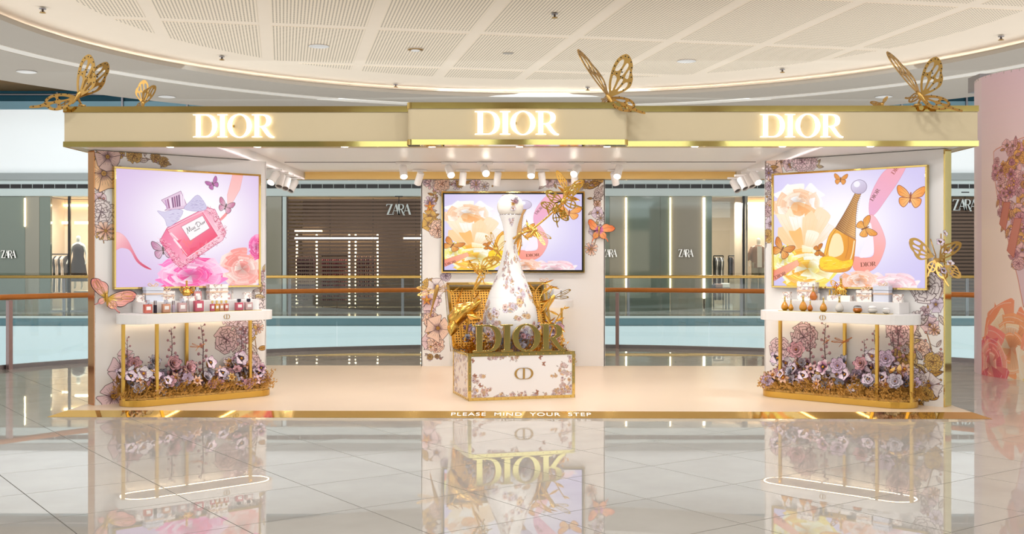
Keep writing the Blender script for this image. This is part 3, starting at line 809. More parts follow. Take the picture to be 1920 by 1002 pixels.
# ---- ceiling: round perforated field in a lit cove, then broad painted rings
CC = (.82, 18.95)
def ring(mb, r0, z0, r1, z1, n=96, a0=0, a1=2 * PI):
    v = []; f = []
    for i in range(n + 1):
        a = a0 + (a1 - a0) * i / n
        v += [(CC[0] + r0 * math.cos(a), CC[1] + r0 * math.sin(a), z0), (CC[0] + r1 * math.cos(a), CC[1] + r1 * math.sin(a), z1)]
    for i in range(n): f.append((2 * i, 2 * i + 1, 2 * i + 3, 2 * i + 2))
    return mb.add(v, f)
cdisc = MB(); cdisc.prism([(CC[0] + 10.3 * math.cos(2 * PI * i / 96), CC[1] + 10.3 * math.sin(2 * PI * i / 96)) for i in range(96)], 6.006, 6.1)
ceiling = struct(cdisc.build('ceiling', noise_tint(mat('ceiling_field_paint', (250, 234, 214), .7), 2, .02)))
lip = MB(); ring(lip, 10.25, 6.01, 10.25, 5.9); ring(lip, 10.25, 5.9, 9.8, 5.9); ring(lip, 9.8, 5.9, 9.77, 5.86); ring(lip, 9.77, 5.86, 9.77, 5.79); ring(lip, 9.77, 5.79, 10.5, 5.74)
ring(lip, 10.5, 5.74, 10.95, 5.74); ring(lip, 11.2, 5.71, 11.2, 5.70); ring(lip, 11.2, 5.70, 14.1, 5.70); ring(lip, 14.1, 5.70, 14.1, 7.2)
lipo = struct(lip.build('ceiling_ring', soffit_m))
st_ = MB(); ring(st_, 10.95, 5.74, 10.95, 5.725); ring(st_, 10.95, 5.725, 11.2, 5.71); st_.build('ring_moulding', mat('moulding_white', (238, 232, 224), .5), lipo)
bk = MB(); ring(bk, 14.1, 5.70, 34, 5.70, 60, PI * 1.03, PI * 1.97)
struct(bk.build('ceiling_hall', soffit_m))
led = MB(); ring(led, 10.2, 5.902, 10.2, 5.932); struct(led.build('trim_cove_light', mat('cove_led', (255, 255, 255), .5, 0, (255, 252, 246), 11)))

perf = mat('perforated_board', (232, 214, 190), .7)
def perf_nodes():
    n, l, b = nodes(perf)
    tc = n.new('ShaderNodeTexCoord')
    sc = n.new('ShaderNodeVectorMath'); sc.operation = 'SCALE'; sc.inputs['Scale'].default_value = 1 / .062
    fr = n.new('ShaderNodeVectorMath'); fr.operation = 'FRACTION'
    sb = n.new('ShaderNodeVectorMath'); sb.operation = 'SUBTRACT'; sb.inputs[1].default_value = (.5, .5, 0)
    ml = n.new('ShaderNodeVectorMath'); ml.operation = 'MULTIPLY'; ml.inputs[1].default_value = (1, 1, 0)
    ln = n.new('ShaderNodeVectorMath'); ln.operation = 'LENGTH'
    lt = n.new('ShaderNodeMath'); lt.operation = 'LESS_THAN'; lt.inputs[1].default_value = .245
    mx = n.new('ShaderNodeMix'); mx.data_type = 'RGBA'
    mx.inputs[6].default_value = (*lin((252, 236, 214)), 1); mx.inputs[7].default_value = (*lin((112, 94, 76)), 1)
    l.new(tc.outputs['Object'], sc.inputs[0]); l.new(sc.outputs[0], fr.inputs[0]); l.new(fr.outputs[0], sb.inputs[0]); l.new(sb.outputs[0], ml.inputs[0])
    l.new(ml.outputs[0], ln.inputs[0]); l.new(ln.outputs['Value'], lt.inputs[0]); l.new(lt.outputs[0], mx.inputs[0]); l.new(mx.outputs[2], b.inputs['Base Color'])
perf_nodes()
pa = Vector((-.2019, .979)); pb = Vector((.979, .2019)); ang_p = math.atan2(.2019, .979)
circ = [(CC[0] + 8.25 * math.cos(2 * PI * i / 64), CC[1] + 8.25 * math.sin(2 * PI * i / 64)) for i in range(64)]
for i in range(-8, 10):
    for j in range(-2, 7):
        o = pb * (1.68 + 2.0 * i + .12) + pa * (9.3 + 4.0 * j + .15)
        q = [o, o + pb * 1.76, o + pb * 1.76 + pa * 3.72, o + pa * 3.72]
        c = clip_convex([tuple(p) for p in q], circ)
        if not c: continue
        lc = [((Vector(p) - o).dot(pb), (Vector(p) - o).dot(pa)) for p in c]
        t = MB().prism(lc, -.006, 0).build('ceiling_panel', perf, ceiling)
        t.location = (o.x, o.y, 6.006); t.rotation_euler = (0, 0, ang_p)

def at_z(px, py, z):
    D = (z - EYE) * F / (487 - py); return ((px - 960) * D / F, D)
def ceiling_light(px, py, z, label):
    x, y = at_z(px, py, z)
    t = thing('ceiling_light', label, 'ceiling light', (x, y, z))
    MB().lathe([(.17, 0), (.2, -.004), (.215, -.014), (.19, -.02), (.17, -.008)], 24).build('rim', white, t, smooth=True)
    MB().lathe([(.0, -.006), (.172, -.006)], 24).build('diffuser', lampface, t)
ceiling_light(598, 86, 6.0, 'round downlight set in the perforated ceiling, left of the two there')
ceiling_light(1287, 114, 6.0, 'round downlight set in the perforated ceiling, right of the two there')
ceiling_light(50, 134, 5.7, 'round downlight in the plain ceiling ring, above the far left edge')
ceiling_light(313, 181, 5.7, 'round downlight in the plain ceiling ring beside the small rear gold butterfly')
ceiling_light(1657, 181, 5.7, 'round downlight in the plain ceiling ring, left of the large right gold butterfly')
def sprinkler(px, py, z, label):
    x, y = at_z(px, py, z)
    t = thing('sprinkler', label, 'sprinkler', (x, y, z), 0)
    MB().lathe([(.0, 0), (.06, 0), (.06, -.012), (.02, -.016), (.016, -.07), (0, -.07)], 12).build('pipe', steel, t, smooth=True)
    MB().lathe([(.0, -.075), (.055, -.07), (.055, -.078), (0, -.085)], 12).build('deflector', bronze, t)
    MB().tube([(-.03, 0, -.04), (-.035, 0, -.055), (0, 0, -.075), (.035, 0, -.055), (.03, 0, -.04)], .005, 5).build('frame', steel, t)
for px, py, l in ((80, 16, 'sprinkler head on the ceiling margin at the far upper left'), (416, 106, 'sprinkler head on the ceiling margin above the left lit sign'),
                  (742, 158, 'sprinkler head on the ceiling margin just above the left end of the middle sign box'), (1102, 164, 'sprinkler head on the ceiling margin just left of the middle gold butterfly'),
                  (1040, 26, 'sprinkler head among the perforations near the top middle'), (1467, 130, 'sprinkler head on the ceiling margin right of the right downlight'), (1877, 68, 'sprinkler head on the ceiling margin above the pink column')):
    sprinkler(px, py, 5.98, l)
x, y = at_z(779, 93, 5.98)
t = thing('smoke_detector', 'flat round grey detector on the perforated ceiling', 'detector', (x, y, 6.0))
MB().lathe([(0, 0), (.15, 0), (.16, -.02), (.1, -.03), (.09, -.05), (0, -.055)], 20).build('housing', white, t, smooth=True)
MB().lathe([(.1, -.022), (.165, -.022), (.165, -.03), (.1, -.036)], 20).build('vent_ring', bronze, t)
x, y = at_z(953, 101, 5.98)
t = thing('speaker_disc', 'small pale round ceiling speaker between the perforations', 'speaker', (x, y, 6.0))
MB().lathe([(0, -.01), (.1, -.012), (.11, 0)], 20).build('grille', ceil_white, t)
MB().lathe([(.1, -.014), (.12, -.012), (.12, 0)], 20).build('rim', soffit_m, t)

# ---- near balustrade: curved glass with a copper-orange handrail
def on_deck(a, r=RR): return (RC[0] + r * math.cos(a), RC[1] + r * math.sin(a))
def ang_px(px, r=RR):
    best = None
    for k in range(0, 3601):
        a = PI * k / 3600; x, y = on_deck(a, r)
        if y > 10:
            e = abs(960 + x * F / y - px)
            if best is None or e < best[0]: best = (e, a)
    return best[1]
rail = thing('balustrade', 'near curved glass balustrade with orange wooden handrail behind the stand', 'balustrade', (0, 0, 0))
hr = [(*on_deck(a, RR - .12), 1.045) for a in [PI * k / 90 for k in range(91)]]
MB().tube(hr, .042, 10).build('handrail', wood_rail, rail, smooth=True)
cuts = [0.02] + sorted([ang_px(p, RR - .12) for p in (-700, -60, 240, 632, 910, 1158, 1330, 1620, 1870, 2500)]) + [PI - .02]
for a0, a1 in zip(cuts[:-1], cuts[1:]):
    if a1 - a0 < .03: continue
    n = max(2, int((a1 - a0) / .035)); g = .0008
    P0 = [on_deck(a0 + g + (a1 - a0 - 2 * g) * i / n, RR - .115) for i in range(n + 1)]; P1 = [on_deck(a0 + g + (a1 - a0 - 2 * g) * i / n, RR - .127) for i in range(n + 1)]
    MB().prism(P0 + P1[::-1], .05, 1.02).build('glass_pane', rail_glass, rail)
base = MB()
P0 = [on_deck(PI * k / 90, RR - .09) for k in range(91)]; P1 = [on_deck(PI * k / 90, RR - .15) for k in range(91)]
base.prism(P0 + P1[::-1], 0, .06); base.build('base_channel', steel, rail)
for px, m_ in ((17, rose_steel), (1158, rose_steel)):
    x, y = on_deck(ang_px(px, RR - .2), RR - .2)
    p = MB(Matrix.Translation((x, y, 0)) @ Matrix.Rotation(math.atan2(y - RC[1], x - RC[0]), 4, 'Z')).box(-.05, .03, -.03, .03, 0, 1.0)
    p.build('post', m_, rail)

# ---- across the void: slab, fascia, second balustrade
s = MB(); s.box(-26, 26, 31.42, 42, -.28, 0)
fs = struct(s.build('floor_far', store_floor))
MB().box(-26, 26, 31.38, 31.42, -.27, -.06).build('edge_band', teal_dark, fs)
MB().box(-26, 26, 31.33, 31.45, -1.5, -.28).build('lower_fascia', fascia_blue, fs)
MB().box(-26, 26, 31.36, 31.44, -.06, 0).build('nosing', facade_m, fs)
lw = MB(); lw.box(-26, 26, 31.6, 31.8, -6, -1.5); struct(lw.build('wall_lower_storey', fascia_blue))
rail2 = thing('balustrade', 'far straight glass balustrade with thin brass handrail before the shops', 'balustrade', (0, 31.5, 0))
MB().tube([(-26, 0, 1.105), (26, 0, 1.105)], .045, 10).build('handrail', gold_rail, rail2, smooth=True)
for k in range(-8, 9):
    x = .1 + 3.2 * k
    MB().box(x + .01, x + 3.19, -.006, .006, .04, 1.07).build('glass_pane', rail_glass, rail2)
    MB().box(x - .04, x + .04, .02, .06, 0, 1.08).build('post', steel, rail2)

# ---- shop front at 34 m
FY = 34.0; FS = F / FY
def fx(px): return (px - 960) / FS
def fz(py): return EYE + (487 - py) / FS
front = MB(); front.box(-26, 26, FY - .05, FY + .6, fz(368), fz(326))
wf = struct(front.build('wall_shop_fascia', facade_m))
MB().box(-26, 26, FY - .12, FY - .04, fz(338), fz(325)).build('cornice', noise_tint(mat('cornice_grey', (150, 156, 156), .5), 2, .05), wf)
gr = MB(); gr.box(-26, 26, FY - .08, FY - .045, fz(353.5), fz(346)); gr.build('air_slot', black, wf)
for k in range(-76, 77): MB().box(k * .34 - .006, k * .34 + .006, FY - .09, FY - .075, fz(353.5), fz(346)).build('slot_fin', facade_m, wf) if abs(k) < 60 and (k < -20 or k > -30) and abs(k * .34) < 15.5 else None
up = MB(); up.box(-26, 26, FY + .05, FY + .5, fz(326), fz(205)); struct(up.build('wall_upper', wall_bright))
u2 = MB(); u2.box(-30, 30, 36, 36.3, 5.5, 6.72)
w2 = struct(u2.build('wall_second_storey', noise_tint(mat('second_storey_paint', (160, 206, 226), .5), 1, .04)))
MB().box(-30, 30, 36.05, 36.2, 6.72, 7.1).build('window_band', noise_tint(mat('teal_window_band', (36, 92, 112), .1), 1.5, .2), w2)
MB().tube([(-30, 35.95, 6.93), (30, 35.95, 6.93)], .03, 6).build('rail', steel, w2)
for k in range(-14, 15): MB().box(k * 2.1 - .03, k * 2.1 + .03, 35.94, 36.04, 6.4, 7.0).build('mullion', steel, w2)
bs = MB(); bs.box(-30, 30, 30, 38, 7.06, 7.2); struct(bs.build('ceiling_upper_void', brown_soffit))
for sx in (-26, 26):
    q = MB(); q.box(sx - .2, sx + .2, 22, 42, -6, 7.2); struct(q.build('wall_left' if sx < 0 else 'wall_right', facade_m))
# store interior shell
sh = MB(); sh.box(-26, 26, 40.2, 40.4, 0, 4); struct(sh.build('wall_store_back', store_wall))
sh = MB(); sh.box(-26, 26, FY + .6, 40.4, 3.62, 3.8); struct(sh.build('ceiling_store', store_wall))

def cladpane(x0, x1, m, name='wall_panel', y=FY, h0=0, h1=None):
    q = MB(); q.box(fx(x0) + .004, fx(x1) - .004, y, y + .12, h0, h1 or fz(368.5)); return struct(q.build(name, m))
for a, b, m_ in ((-400, -170, clad), (-170, -40, clad), (-40, 47, clad), (47, 74, clad_beige), (74, 95, clad), (500, 530, clad_beige), (528, 537, facade_m), (380, 500, clad),
                 (900, 1040, clad), (1040, 1143, clad), (1143, 1173, clad_beige), (1175, 1238, clad), (1238, 1256, clad), (1257.5, 1318, clad_beige), (1322, 1335, clad), (1500, 1600, clad), (1600, 1720, clad)):
    cladpane(a, b, m_)
for x, y0, y1, wd in ((47, 372, 425, 2), (1174, 371, 545, 2.6), (1256.6, 371, 545, 2), (1320, 371, 560, 4)):
    t = MB(); t.box(fx(x) - wd / 2 / FS, fx(x) + wd / 2 / FS, FY - .03, FY + .02, fz(y1), fz(y0)); struct(t.build('trim_light_strip', led_m))

def window(x0, x1, n):
    t = MB(); t.box(fx(x0), fx(x1), FY + .02, FY + .032, .02, fz(368.5)); o = struct(t.build('window_%d' % n, shop_glass))
    MB().box(fx(x1) - .03, fx(x1) + .03, FY - .02, FY + .08, 0, fz(368)).build('mullion', black, o)
    MB().box(fx(x0), fx(x1), FY - .01, FY + .07, 0, .04).build('sill', steel, o)
window(95, 129.5, 1); window(129.5, 200, 2); window(1335, 1394.5, 3); window(1394.5, 1500, 4)
# lit display niches behind the windows
def niche(x0, x1, depth, n, m_=store_wall):
    a, b = fx(x0), fx(x1)
    t = MB(); t.box(a, b, FY + depth, FY + depth + .06, 0, 3.6); t.box(a - .03, a + .03, FY + .15, FY + depth, 0, 3.6); t.box(b - .03, b + .03, FY + .15, FY + depth, 0, 3.6)
    o = struct(t.build('wall_niche_%d' % n, m_))
    MB().box(a + .05, b - .05, FY + depth - .1, FY + depth - .03, fz(378), fz(374)).build('led_strip', led_m, o)
    return o
niche(40, 240, 3.2, 1); niche(1402, 1510, 1.9, 4)
for (x0, x1, yy, D) in ((97, 128, 418, 37.0), (140, 198, 418, 35.6)):
    t = MB(); t.box((x0 - 960) * D / F, (x1 - 960) * D / F, D, D + .03, EYE + (487 - yy) * D / F - .04, EYE + (487 - yy) * D / F + .04); struct(t.build('trim_niche_light', led_m))
for x, e in ((100, 90), (170, 120), (1365, 190), (1440, 80)):
    lamp('niche_lamp', 'AREA', (fx(x) * 1.03, FY + 1.3, 3.4), e, WARM, (fx(x) * 1.03, FY + 1.5, 0), .8)
t = MB(); t.box(fx(1394.5), fx(1500), FY + .3, FY + 1.7, 0, .55); struct(t.build('trim_plinth_right', store_wall))
t = MB(); t.box(fx(131), fx(200), FY + .3, FY + 1.7, 0, .62); struct(t.build('trim_plinth_left', store_wall))

# roller shutters of slats
def shutter(x0, x1, label):
    a, b = fx(x0), fx(x1)
    t = thing('roller_shutter', label, 'shutter', ((a + b) / 2, FY + .1, 0)); W = (b - a) / 2
    n = int(fz(372) / .111)
    me = MB().box(-W, W, -.012, .012, 0, .066).mesh('slat', slat_m)
    for k in range(n):
        q = link('slat', me, t); q.location = (0, 0, .05 + k * .111)
    for sx in (-W, W): MB().box(sx - .03, sx + .03, -.04, .04, 0, fz(370)).build('guide_rail', slat_m, t)
    MB().box(-W, W, -.03, .03, 0, .05).build('bottom_bar', slat_m, t)
    vb = MB()
    for k in range(1, 4): MB().box(-W + 2 * W * k / 4 - .008, -W + 2 * W * k / 4 + .008, .014, .03, .1, fz(372)).build('tie_strap', black, t)
shutter(537, 860, 'bronze slatted roller shutter over the shop behind left of the middle wall')
shutter(1716, 1950, 'bronze slatted roller shutter of the shop between right wall and pink column')
cladpane(860, 900, clad)

def shop_sign(px0, px1, pyt, pyb, label, y=FY - .035, m_=zsign, hang=0):
    s_ = F / y; h = (pyb - pyt) / s_; wdt = (px1 - px0) / s_
    t = thing('shop_sign', label, 'sign', ((px0 - 960) / s_, y, EYE + (487 - pyb) / s_))
    k = wdt / (ZW * h)
    for cs in ZWORD:
        me = flat_mesh('letter', [[(x * h * k, z * h) for x, z in c] for c in cs], .06, [m_, zsign_dark], 0, True)
        o = link('letter', me, t); o.matrix_basis = UPRIGHT
    if hang:
        MB().tube([(wdt / 2, 0, h), (wdt / 2, 0, h + hang)], .012, 5).build('hanger', black, t)
        MB().box(wdt / 2 - .12, wdt / 2 + .12, -.02, .02, h + hang, h + hang + .03).build('bracket', black, t)
shop_sign(725, 771, 383, 403, 'thin grey serif shop sign hung before the left roller shutter', hang=.22)
shop_sign(1786, 1833, 374, 395, 'thin grey serif shop sign hung before the shutter at the far right', hang=.2)
sw = mat('sign_white', (245, 243, 238), .4, 0, (255, 250, 240), .35)
shop_sign(3, 31, 470, 484, 'white shop sign letters on dark glass at the far left edge', m_=sw)
shop_sign(1129, 1157, 468, 482, 'white shop sign letters half hidden by the middle wall', m_=sw)
shop_sign(1272, 1300, 468, 482, 'white shop sign letters on the beige glass pane, fully visible', m_=sw)

# interior seen through the left shutter
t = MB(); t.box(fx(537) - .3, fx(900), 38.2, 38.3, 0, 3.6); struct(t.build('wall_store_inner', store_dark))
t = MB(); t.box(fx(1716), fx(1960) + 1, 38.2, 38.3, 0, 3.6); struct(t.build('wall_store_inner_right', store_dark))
for (x0, x1, yy) in ((553, 604, 433), (553, 706, 447), (757, 790, 447), (540, 770, 372)):
    D = 38.1
    t = MB(); t.box((x0 - 960) * D / F, (x1 - 960) * D / F, D - .05, D, EYE + (487 - yy) * D / F - .03, EYE + (487 - yy) * D / F + .03); struct(t.build('trim_shelf_light', led_m))
for x in (557, 594, 655, 667, 708, 790):
    D = 37.6
    t = MB(); t.box((x - 960) * D / F - .025, (x - 960) * D / F + .025, D - .05, D, .05, EYE + (487 - 440) * D / F); struct(t.build('trim_shelf_light', led_m))
lamp('shop_light', 'AREA', (fx(660), 36.2, 3.5), 60, WARM, (fx(660), 37.5, 0), 3.5, 1)
lamp('shop_light_right', 'AREA', (fx(1840), 36.2, 3.5), 40, WARM, (fx(1840), 37.5, 0), 3, 1)
lamp('shop_light_mid', 'AREA', (fx(1365) * 1.1, 38, 3.5), 110, WARM, (fx(1365) * 1.1, 38.5, 0), 3, 2)

# clothes racks with single hanging garments
def garment_me(h, w_, m_, seed):
    g = random.Random(seed)
    prof = [(0, .0), (.25, -.02), (.5, -.09), (.46, -.2), (.36, -.3), (.34, -.6), (.42, -1.0)]
    pts = [(w_ * x, h * z) for x, z in prof] + [(-w_ * x, h * z) for x, z in prof[::-1][:-1]]
    mb = MB(UPRIGHT); mb.prism(pts, -.011, .011)
    return mb.mesh('garment', m_)
def rack(px0, px1, D, top, bot, n, cols, label, gname):
    s_ = F / D; x0 = (px0 - 960) / s_; x1 = (px1 - 960) / s_; zt = EYE + (487 - top) / s_; zb = EYE + (487 - bot) / s_
    t = thing('clothes_rack', label, 'clothes rack', ((x0 + x1) / 2, D, 0)); W = (x1 - x0) / 2
    MB().tube([(-W, 0, zt), (W, 0, zt)], .02, 6).build('hanging_rail', black, t)
    for sx in (-W, W): MB().tube([(sx, 0, 0), (sx, 0, zt)], .018, 6).build('upright', black, t)
    for k in range(n):
        m_ = mat('garment_cloth_%d_%d_%d' % cols[k % len(cols)], cols[k % len(cols)], .8)
        g = garment_me(zt - zb, .5, m_, k)
        x = x0 + (x1 - x0) * (k + .5) / n
        o = link('garment', g); o.location = (x, D, zt - .05); o.rotation_euler = (0, 0, PI / 2); 
        tag(o, gname, 'garment', gname)
rack(97, 127, 36.2, 477, 545, 9, [(236, 220, 206), (226, 206, 190), (40, 36, 38)], 'black clothes rack in the far left shop window', 'garments hung on the rack in the far left window')
rack(557, 592, 37, 478, 560, 9, [(150, 110, 120), (120, 90, 96)], 'clothes rack behind the left half of the shutter', 'dusky pink garments behind the left half of the shutter')
rack(604, 652, 37, 480, 565, 12, [(176, 92, 104), (150, 84, 90), (196, 130, 120)], 'clothes rack in the middle behind the shutter', 'rose garments behind the middle of the shutter')
rack(668, 706, 37, 478, 555, 9, [(206, 160, 140), (130, 90, 110)], 'clothes rack right of centre behind the shutter', 'peach and mauve garments behind the right half of the shutter')
rack(1338, 1356, 36.5, 480, 560, 6, [(40, 38, 42), (220, 216, 210), (90, 86, 84)], 'short clothes rack at left of the open shop window', 'dark and pale garments at left of the open shop window')
rack(1366, 1392, 38.5, 480, 520, 9, [(70, 70, 84), (40, 40, 46), (150, 130, 120)], 'clothes rack deep inside the open shop window', 'dark garments deep inside the open shop window')
# low table with folded stock
t = thing('display_table', 'low dark display table with folded clothes inside the open shop window', 'table', (6.55, 35.9, 0))
MB().box(-.45, .45, -.3, .3, .62, .68).build('table_top', black, t)
for sx in (-.4, .4):
    for sy in (-.25, .25): MB().box(sx - .02, sx + .02, sy - .02, sy + .02, 0, .62).build('leg', black, t)
for k in range(4):
    o = MB().box(-.12, .12, -.15, .15, 0, .09 + .02 * k).build('folded_clothes', mat('folded_%d' % k, ((210, 206, 200), (60, 60, 66), (150, 120, 110), (226, 222, 216))[k], .8), None, bevel=.02)
    o.location = (6.55 - .33 + .22 * k, 35.9, .68)
    tag(o, ('pale grey', 'charcoal', 'tan', 'white')[k] + ' folded clothes on the low shop table', 'clothes')

# mannequins: one skinned body each
def mannequin(px, ptop, D, stand_z, label, cloth, H=1.78):
    t = thing('mannequin', label, 'mannequin', ((px - 960) * D / F, D, stand_z))
    J = [(0, 0, .95), (0, 0, 1.12), (0, 0, 1.3), (0, 0, 1.45), (0, 0, 1.53), (0, -.01, 1.62), (0, 0, 1.74),
         (-.1, 0, .9), (-.11, -.02, .5), (-.11, .02, .1), (-.11, -.1, .04), (.1, 0, .9), (.11, -.03, .5), (.12, .02, .1), (.12, -.1, .04),
         (-.17, 0, 1.42), (-.25, .02, 1.15), (-.3, -.08, .92), (-.32, -.14, .82), (.17, 0, 1.42), (.24, .03, 1.15), (.26, -.04, .9), (.26, -.08, .8)]
    E = [(0, 1), (1, 2), (2, 3), (3, 4), (4, 5), (5, 6), (0, 7), (7, 8), (8, 9), (9, 10), (0, 11), (11, 12), (12, 13), (13, 14), (3, 15), (15, 16), (16, 17), (17, 18), (3, 19), (19, 20), (20, 21), (21, 22)]
    R = [.14, .12, .14, .11, .05, .085, .07, .1, .065, .04, .035, .1, .065, .04, .035, .055, .042, .032, .03, .055, .042, .032, .03]
    me = bpy.data.meshes.new('body'); me.from_pydata(J, E, []); me.materials.append(mannequin_m)
    o = link('body', me, t)
    sk = o.modifiers.new('skin', 'SKIN')
    for i, v in enumerate(me.skin_vertices[0].data if me.skin_vertices else []): v.radius = (R[i], R[i] * .85)
    if not me.skin_vertices:
        bm = bmesh.new(); bm.from_mesh(me); ly = bm.verts.layers.skin.verify()
        bm.verts.ensure_lookup_table()
        for i, v in enumerate(bm.verts): v[ly].radius = (R[i], R[i] * .85); v[ly].use_root = i == 0
        bm.to_mesh(me); bm.free()
    sd = o.modifiers.new('smooth', 'SUBSURF'); sd.levels = 1; sd.render_levels = 1
    if cloth == 'dress':
        MB().lathe([(.29, .28), (.27, .5), (.22, .85), (.165, 1.08), (.18, 1.28), (.15, 1.43), (.07, 1.5)], 16, sy=.75).build('dress', mat('black_dress', (34, 24, 28), .7), t, smooth=True)
    else:
        sh = mat('patterned_shirt', (110, 72, 54), .7)
        noise_tint(sh, 30, .5)
        MB().lathe([(.23, .78), (.22, 1.0), (.21, 1.28), (.2, 1.42), (.1, 1.5)], 16, sy=.7).build('open_shirt', sh, t, smooth=True)
        for sx in (-1, 1): MB().tube([(sx * .17, 0, 1.43), (sx * .26, .02, 1.2), (sx * .3, -.02, 1.02)], [.08, .085, .09], 10).build('sleeve', sh, t, smooth=True)
        MB().box(-.07, .07, -.18, -.12, .8, 1.46).build('vest', mat('white_vest', (232, 230, 224), .7), t)
        for sx in (-1, 1): MB().tube([(sx * .1, 0, .95), (sx * .12, -.01, .5), (sx * .13, 0, .08)], [.13, .11, .12], 10).build('trouser_leg', mat('olive_trousers', (120, 120, 104), .8), t, smooth=True)
mannequin(147, 440, 35.2, .62, 'white mannequin in a long black dress in the left shop window', 'dress')
mannequin(1422, 436, 35.2, .55, 'white mannequin in dark patterned shirt in the right shop window', 'shirt')

# ---- pink printed column at the right edge
colc = (7.75, 15.4); colr = 1.25
def col_ang(px):
    X = (px - 960) / F
    a = X * X + 1; b = -2 * (X * colc[0] + colc[1]); c = colc[0] ** 2 + colc[1] ** 2 - colr ** 2
    d = b * b - 4 * a * c
    D = (-b - math.sqrt(max(d, 0))) / (2 * a)
    return math.atan2(D - colc[1], X * D - colc[0]), D
A0, A1 = -PI, -PI * .35          # print wraps this arc
def cmap(px, py):
    a, D = col_ang(px); z = EYE - (py - 487) * D / F
    return ((a + (2 * PI if a > 0 and A0 < -3 else 0) * 0 if a < 0 else -PI) - A0) / (A1 - A0) * 640, (4.12 - z) / 4.12 * 1000
cv = Canvas(640, 1000, (232, 208, 204))
yy = np.linspace(0, 1, 1000)[:, None, None].astype(np.float32)
cv.a[:] = np.array((238, 206, 220), np.float32) / 255 * (1 - np.clip(yy * 1.9, 0, 1)) + np.array((255, 234, 222), np.float32) / 255 * np.clip(yy * 1.9, 0, 1)
poly = [cmap(1863, 285), cmap(1868, 280), cmap(1885, 272), cmap(1919, 258), (420, 200), (640, 190), (640, 620), (430, 640), cmap(1919, 576), cmap(1908, 520), cmap(1890, 450), cmap(1872, 380), cmap(1864, 330)]
cv.poly(poly, (236, 206, 214), (220, 150, 130), 3)
for i in range(900):
    x = RNG.uniform(60, 640); y = RNG.uniform(190, 640)
    j = False
    for a_, b_ in zip(poly, poly[1:] + poly[:1]):
        if ((a_[1] > y) != (b_[1] > y)) and x < (y - a_[1]) * (b_[0] - a_[0]) / (b_[1] - a_[1]) + a_[0]: j = not j
    if not j: continue
    if RNG.random() < .5: flower2(cv, x, y, RNG.uniform(12, 22), None, RNG.choice([((240, 190, 190), (160, 80, 90)), ((226, 160, 170), (120, 60, 90)), ((240, 180, 100), (200, 110, 40))]), (110, 60, 70))
    else: leaf2(cv, x, y, RNG.random() * 6.3, RNG.uniform(18, 40), RNG.choice([(230, 170, 110), (220, 160, 160), (240, 200, 190)]), (110, 60, 70))
for (p, q) in (((1874, 420), (1882, 380)), ((1888, 470), (1902, 410))):
    a_, b_ = cmap(*p), cmap(*q); cv.poly([a_, b_, (b_[0] + 26, b_[1]), (a_[0] + 26, a_[1] + 24)], (212, 132, 112), (190, 96, 80), 2)
idt = lambda p: p
big_petals(cv, idt, 150, 900, 130, 7, [(250, 190, 150), (246, 160, 110), (252, 214, 184), (240, 140, 100)], 21, 1.1, (236, 150, 110))
big_petals(cv, idt, 330, 930, 150, 8, [(252, 206, 176), (248, 176, 140), (254, 226, 204), (246, 150, 120)], 22, .9, (240, 160, 130))
big_petals(cv, idt, 60, 960, 90, 6, [(236, 130, 120), (246, 170, 150), (220, 100, 110)], 23, 1.2)
big_petals(cv, idt, 260, 990, 60, 7, [(250, 180, 60), (230, 130, 30), (255, 206, 110)], 24, .6)
col_m = img_mat('column_print', cv.image('column_print'), rough=.3)
cm = MB()
cm.grid(lambda u, v: (colc[0] + colr * math.cos(A0 + (A1 - A0) * u), colc[1] + colr * math.sin(A0 + (A1 - A0) * u), 4.12 * v), 48, 1)
pk = mat('column_pink', (240, 214, 222), .35)
o = tag(cm.build('column', [col_m, pk], None, smooth=True), 'round pink column printed with blossoms at the right edge', 'column')
c2 = MB(); c2.grid(lambda u, v: (colc[0] + colr * math.cos(A1 + (2 * PI - A1 + A0) * u), colc[1] + colr * math.sin(A1 + (2 * PI - A1 + A0) * u), 4.12 * v), 48, 1)
c2.build('plain_back', noise_tint(pk, 2, .03), o, smooth=True)
MB().lathe([(0, 4.12), (colr, 4.12), (colr, 4.09)], 64, (colc[0], colc[1], 0)).build('top_cap', soffit_m, o)
MB().box(colc[0] - 1.15, colc[0] - .55, colc[1] + .3, colc[1] + .7, 4.0, 4.22).build('bracket', steel, o)

# ---- the rest of the hall: shop fronts facing the stand from behind the viewpoint
hb = struct(MB().box(-24, 24, -9.4, -9, 3.6, 5.75).build('wall_hall_back', facade_m))
for k in range(-4, 5):
    x = k * 5.2
    MB().box(x - .45, x + .45, -9.2, -8.6, 0, 5.7).build('pier', white, hb)
    if k in (-1, 0, 1, 2): MB().box(x + .5, x + 4.7, -8.99, -8.96, 4.5, 5.6).build('gold_flare_panel', mat('gold_flare_glow', (220, 240, 244), .3, 0, (222, 242, 244), 1.7), hb)  # added glowing panels, unseen, put pale streaks into the gold edges
    if k % 2 == 0: MB().box(x + .5, x + 4.7, -9.1, -9.05, 0, 3.6).build('shop_glazing', clad, hb)
    else: MB().box(x + .5, x + 4.7, -9.1, -9.05, 0, 3.6).build('lit_shop_back', mat('lit_shop_interior', (255, 240, 220), .6, 0, (255, 236, 208), .9), hb)

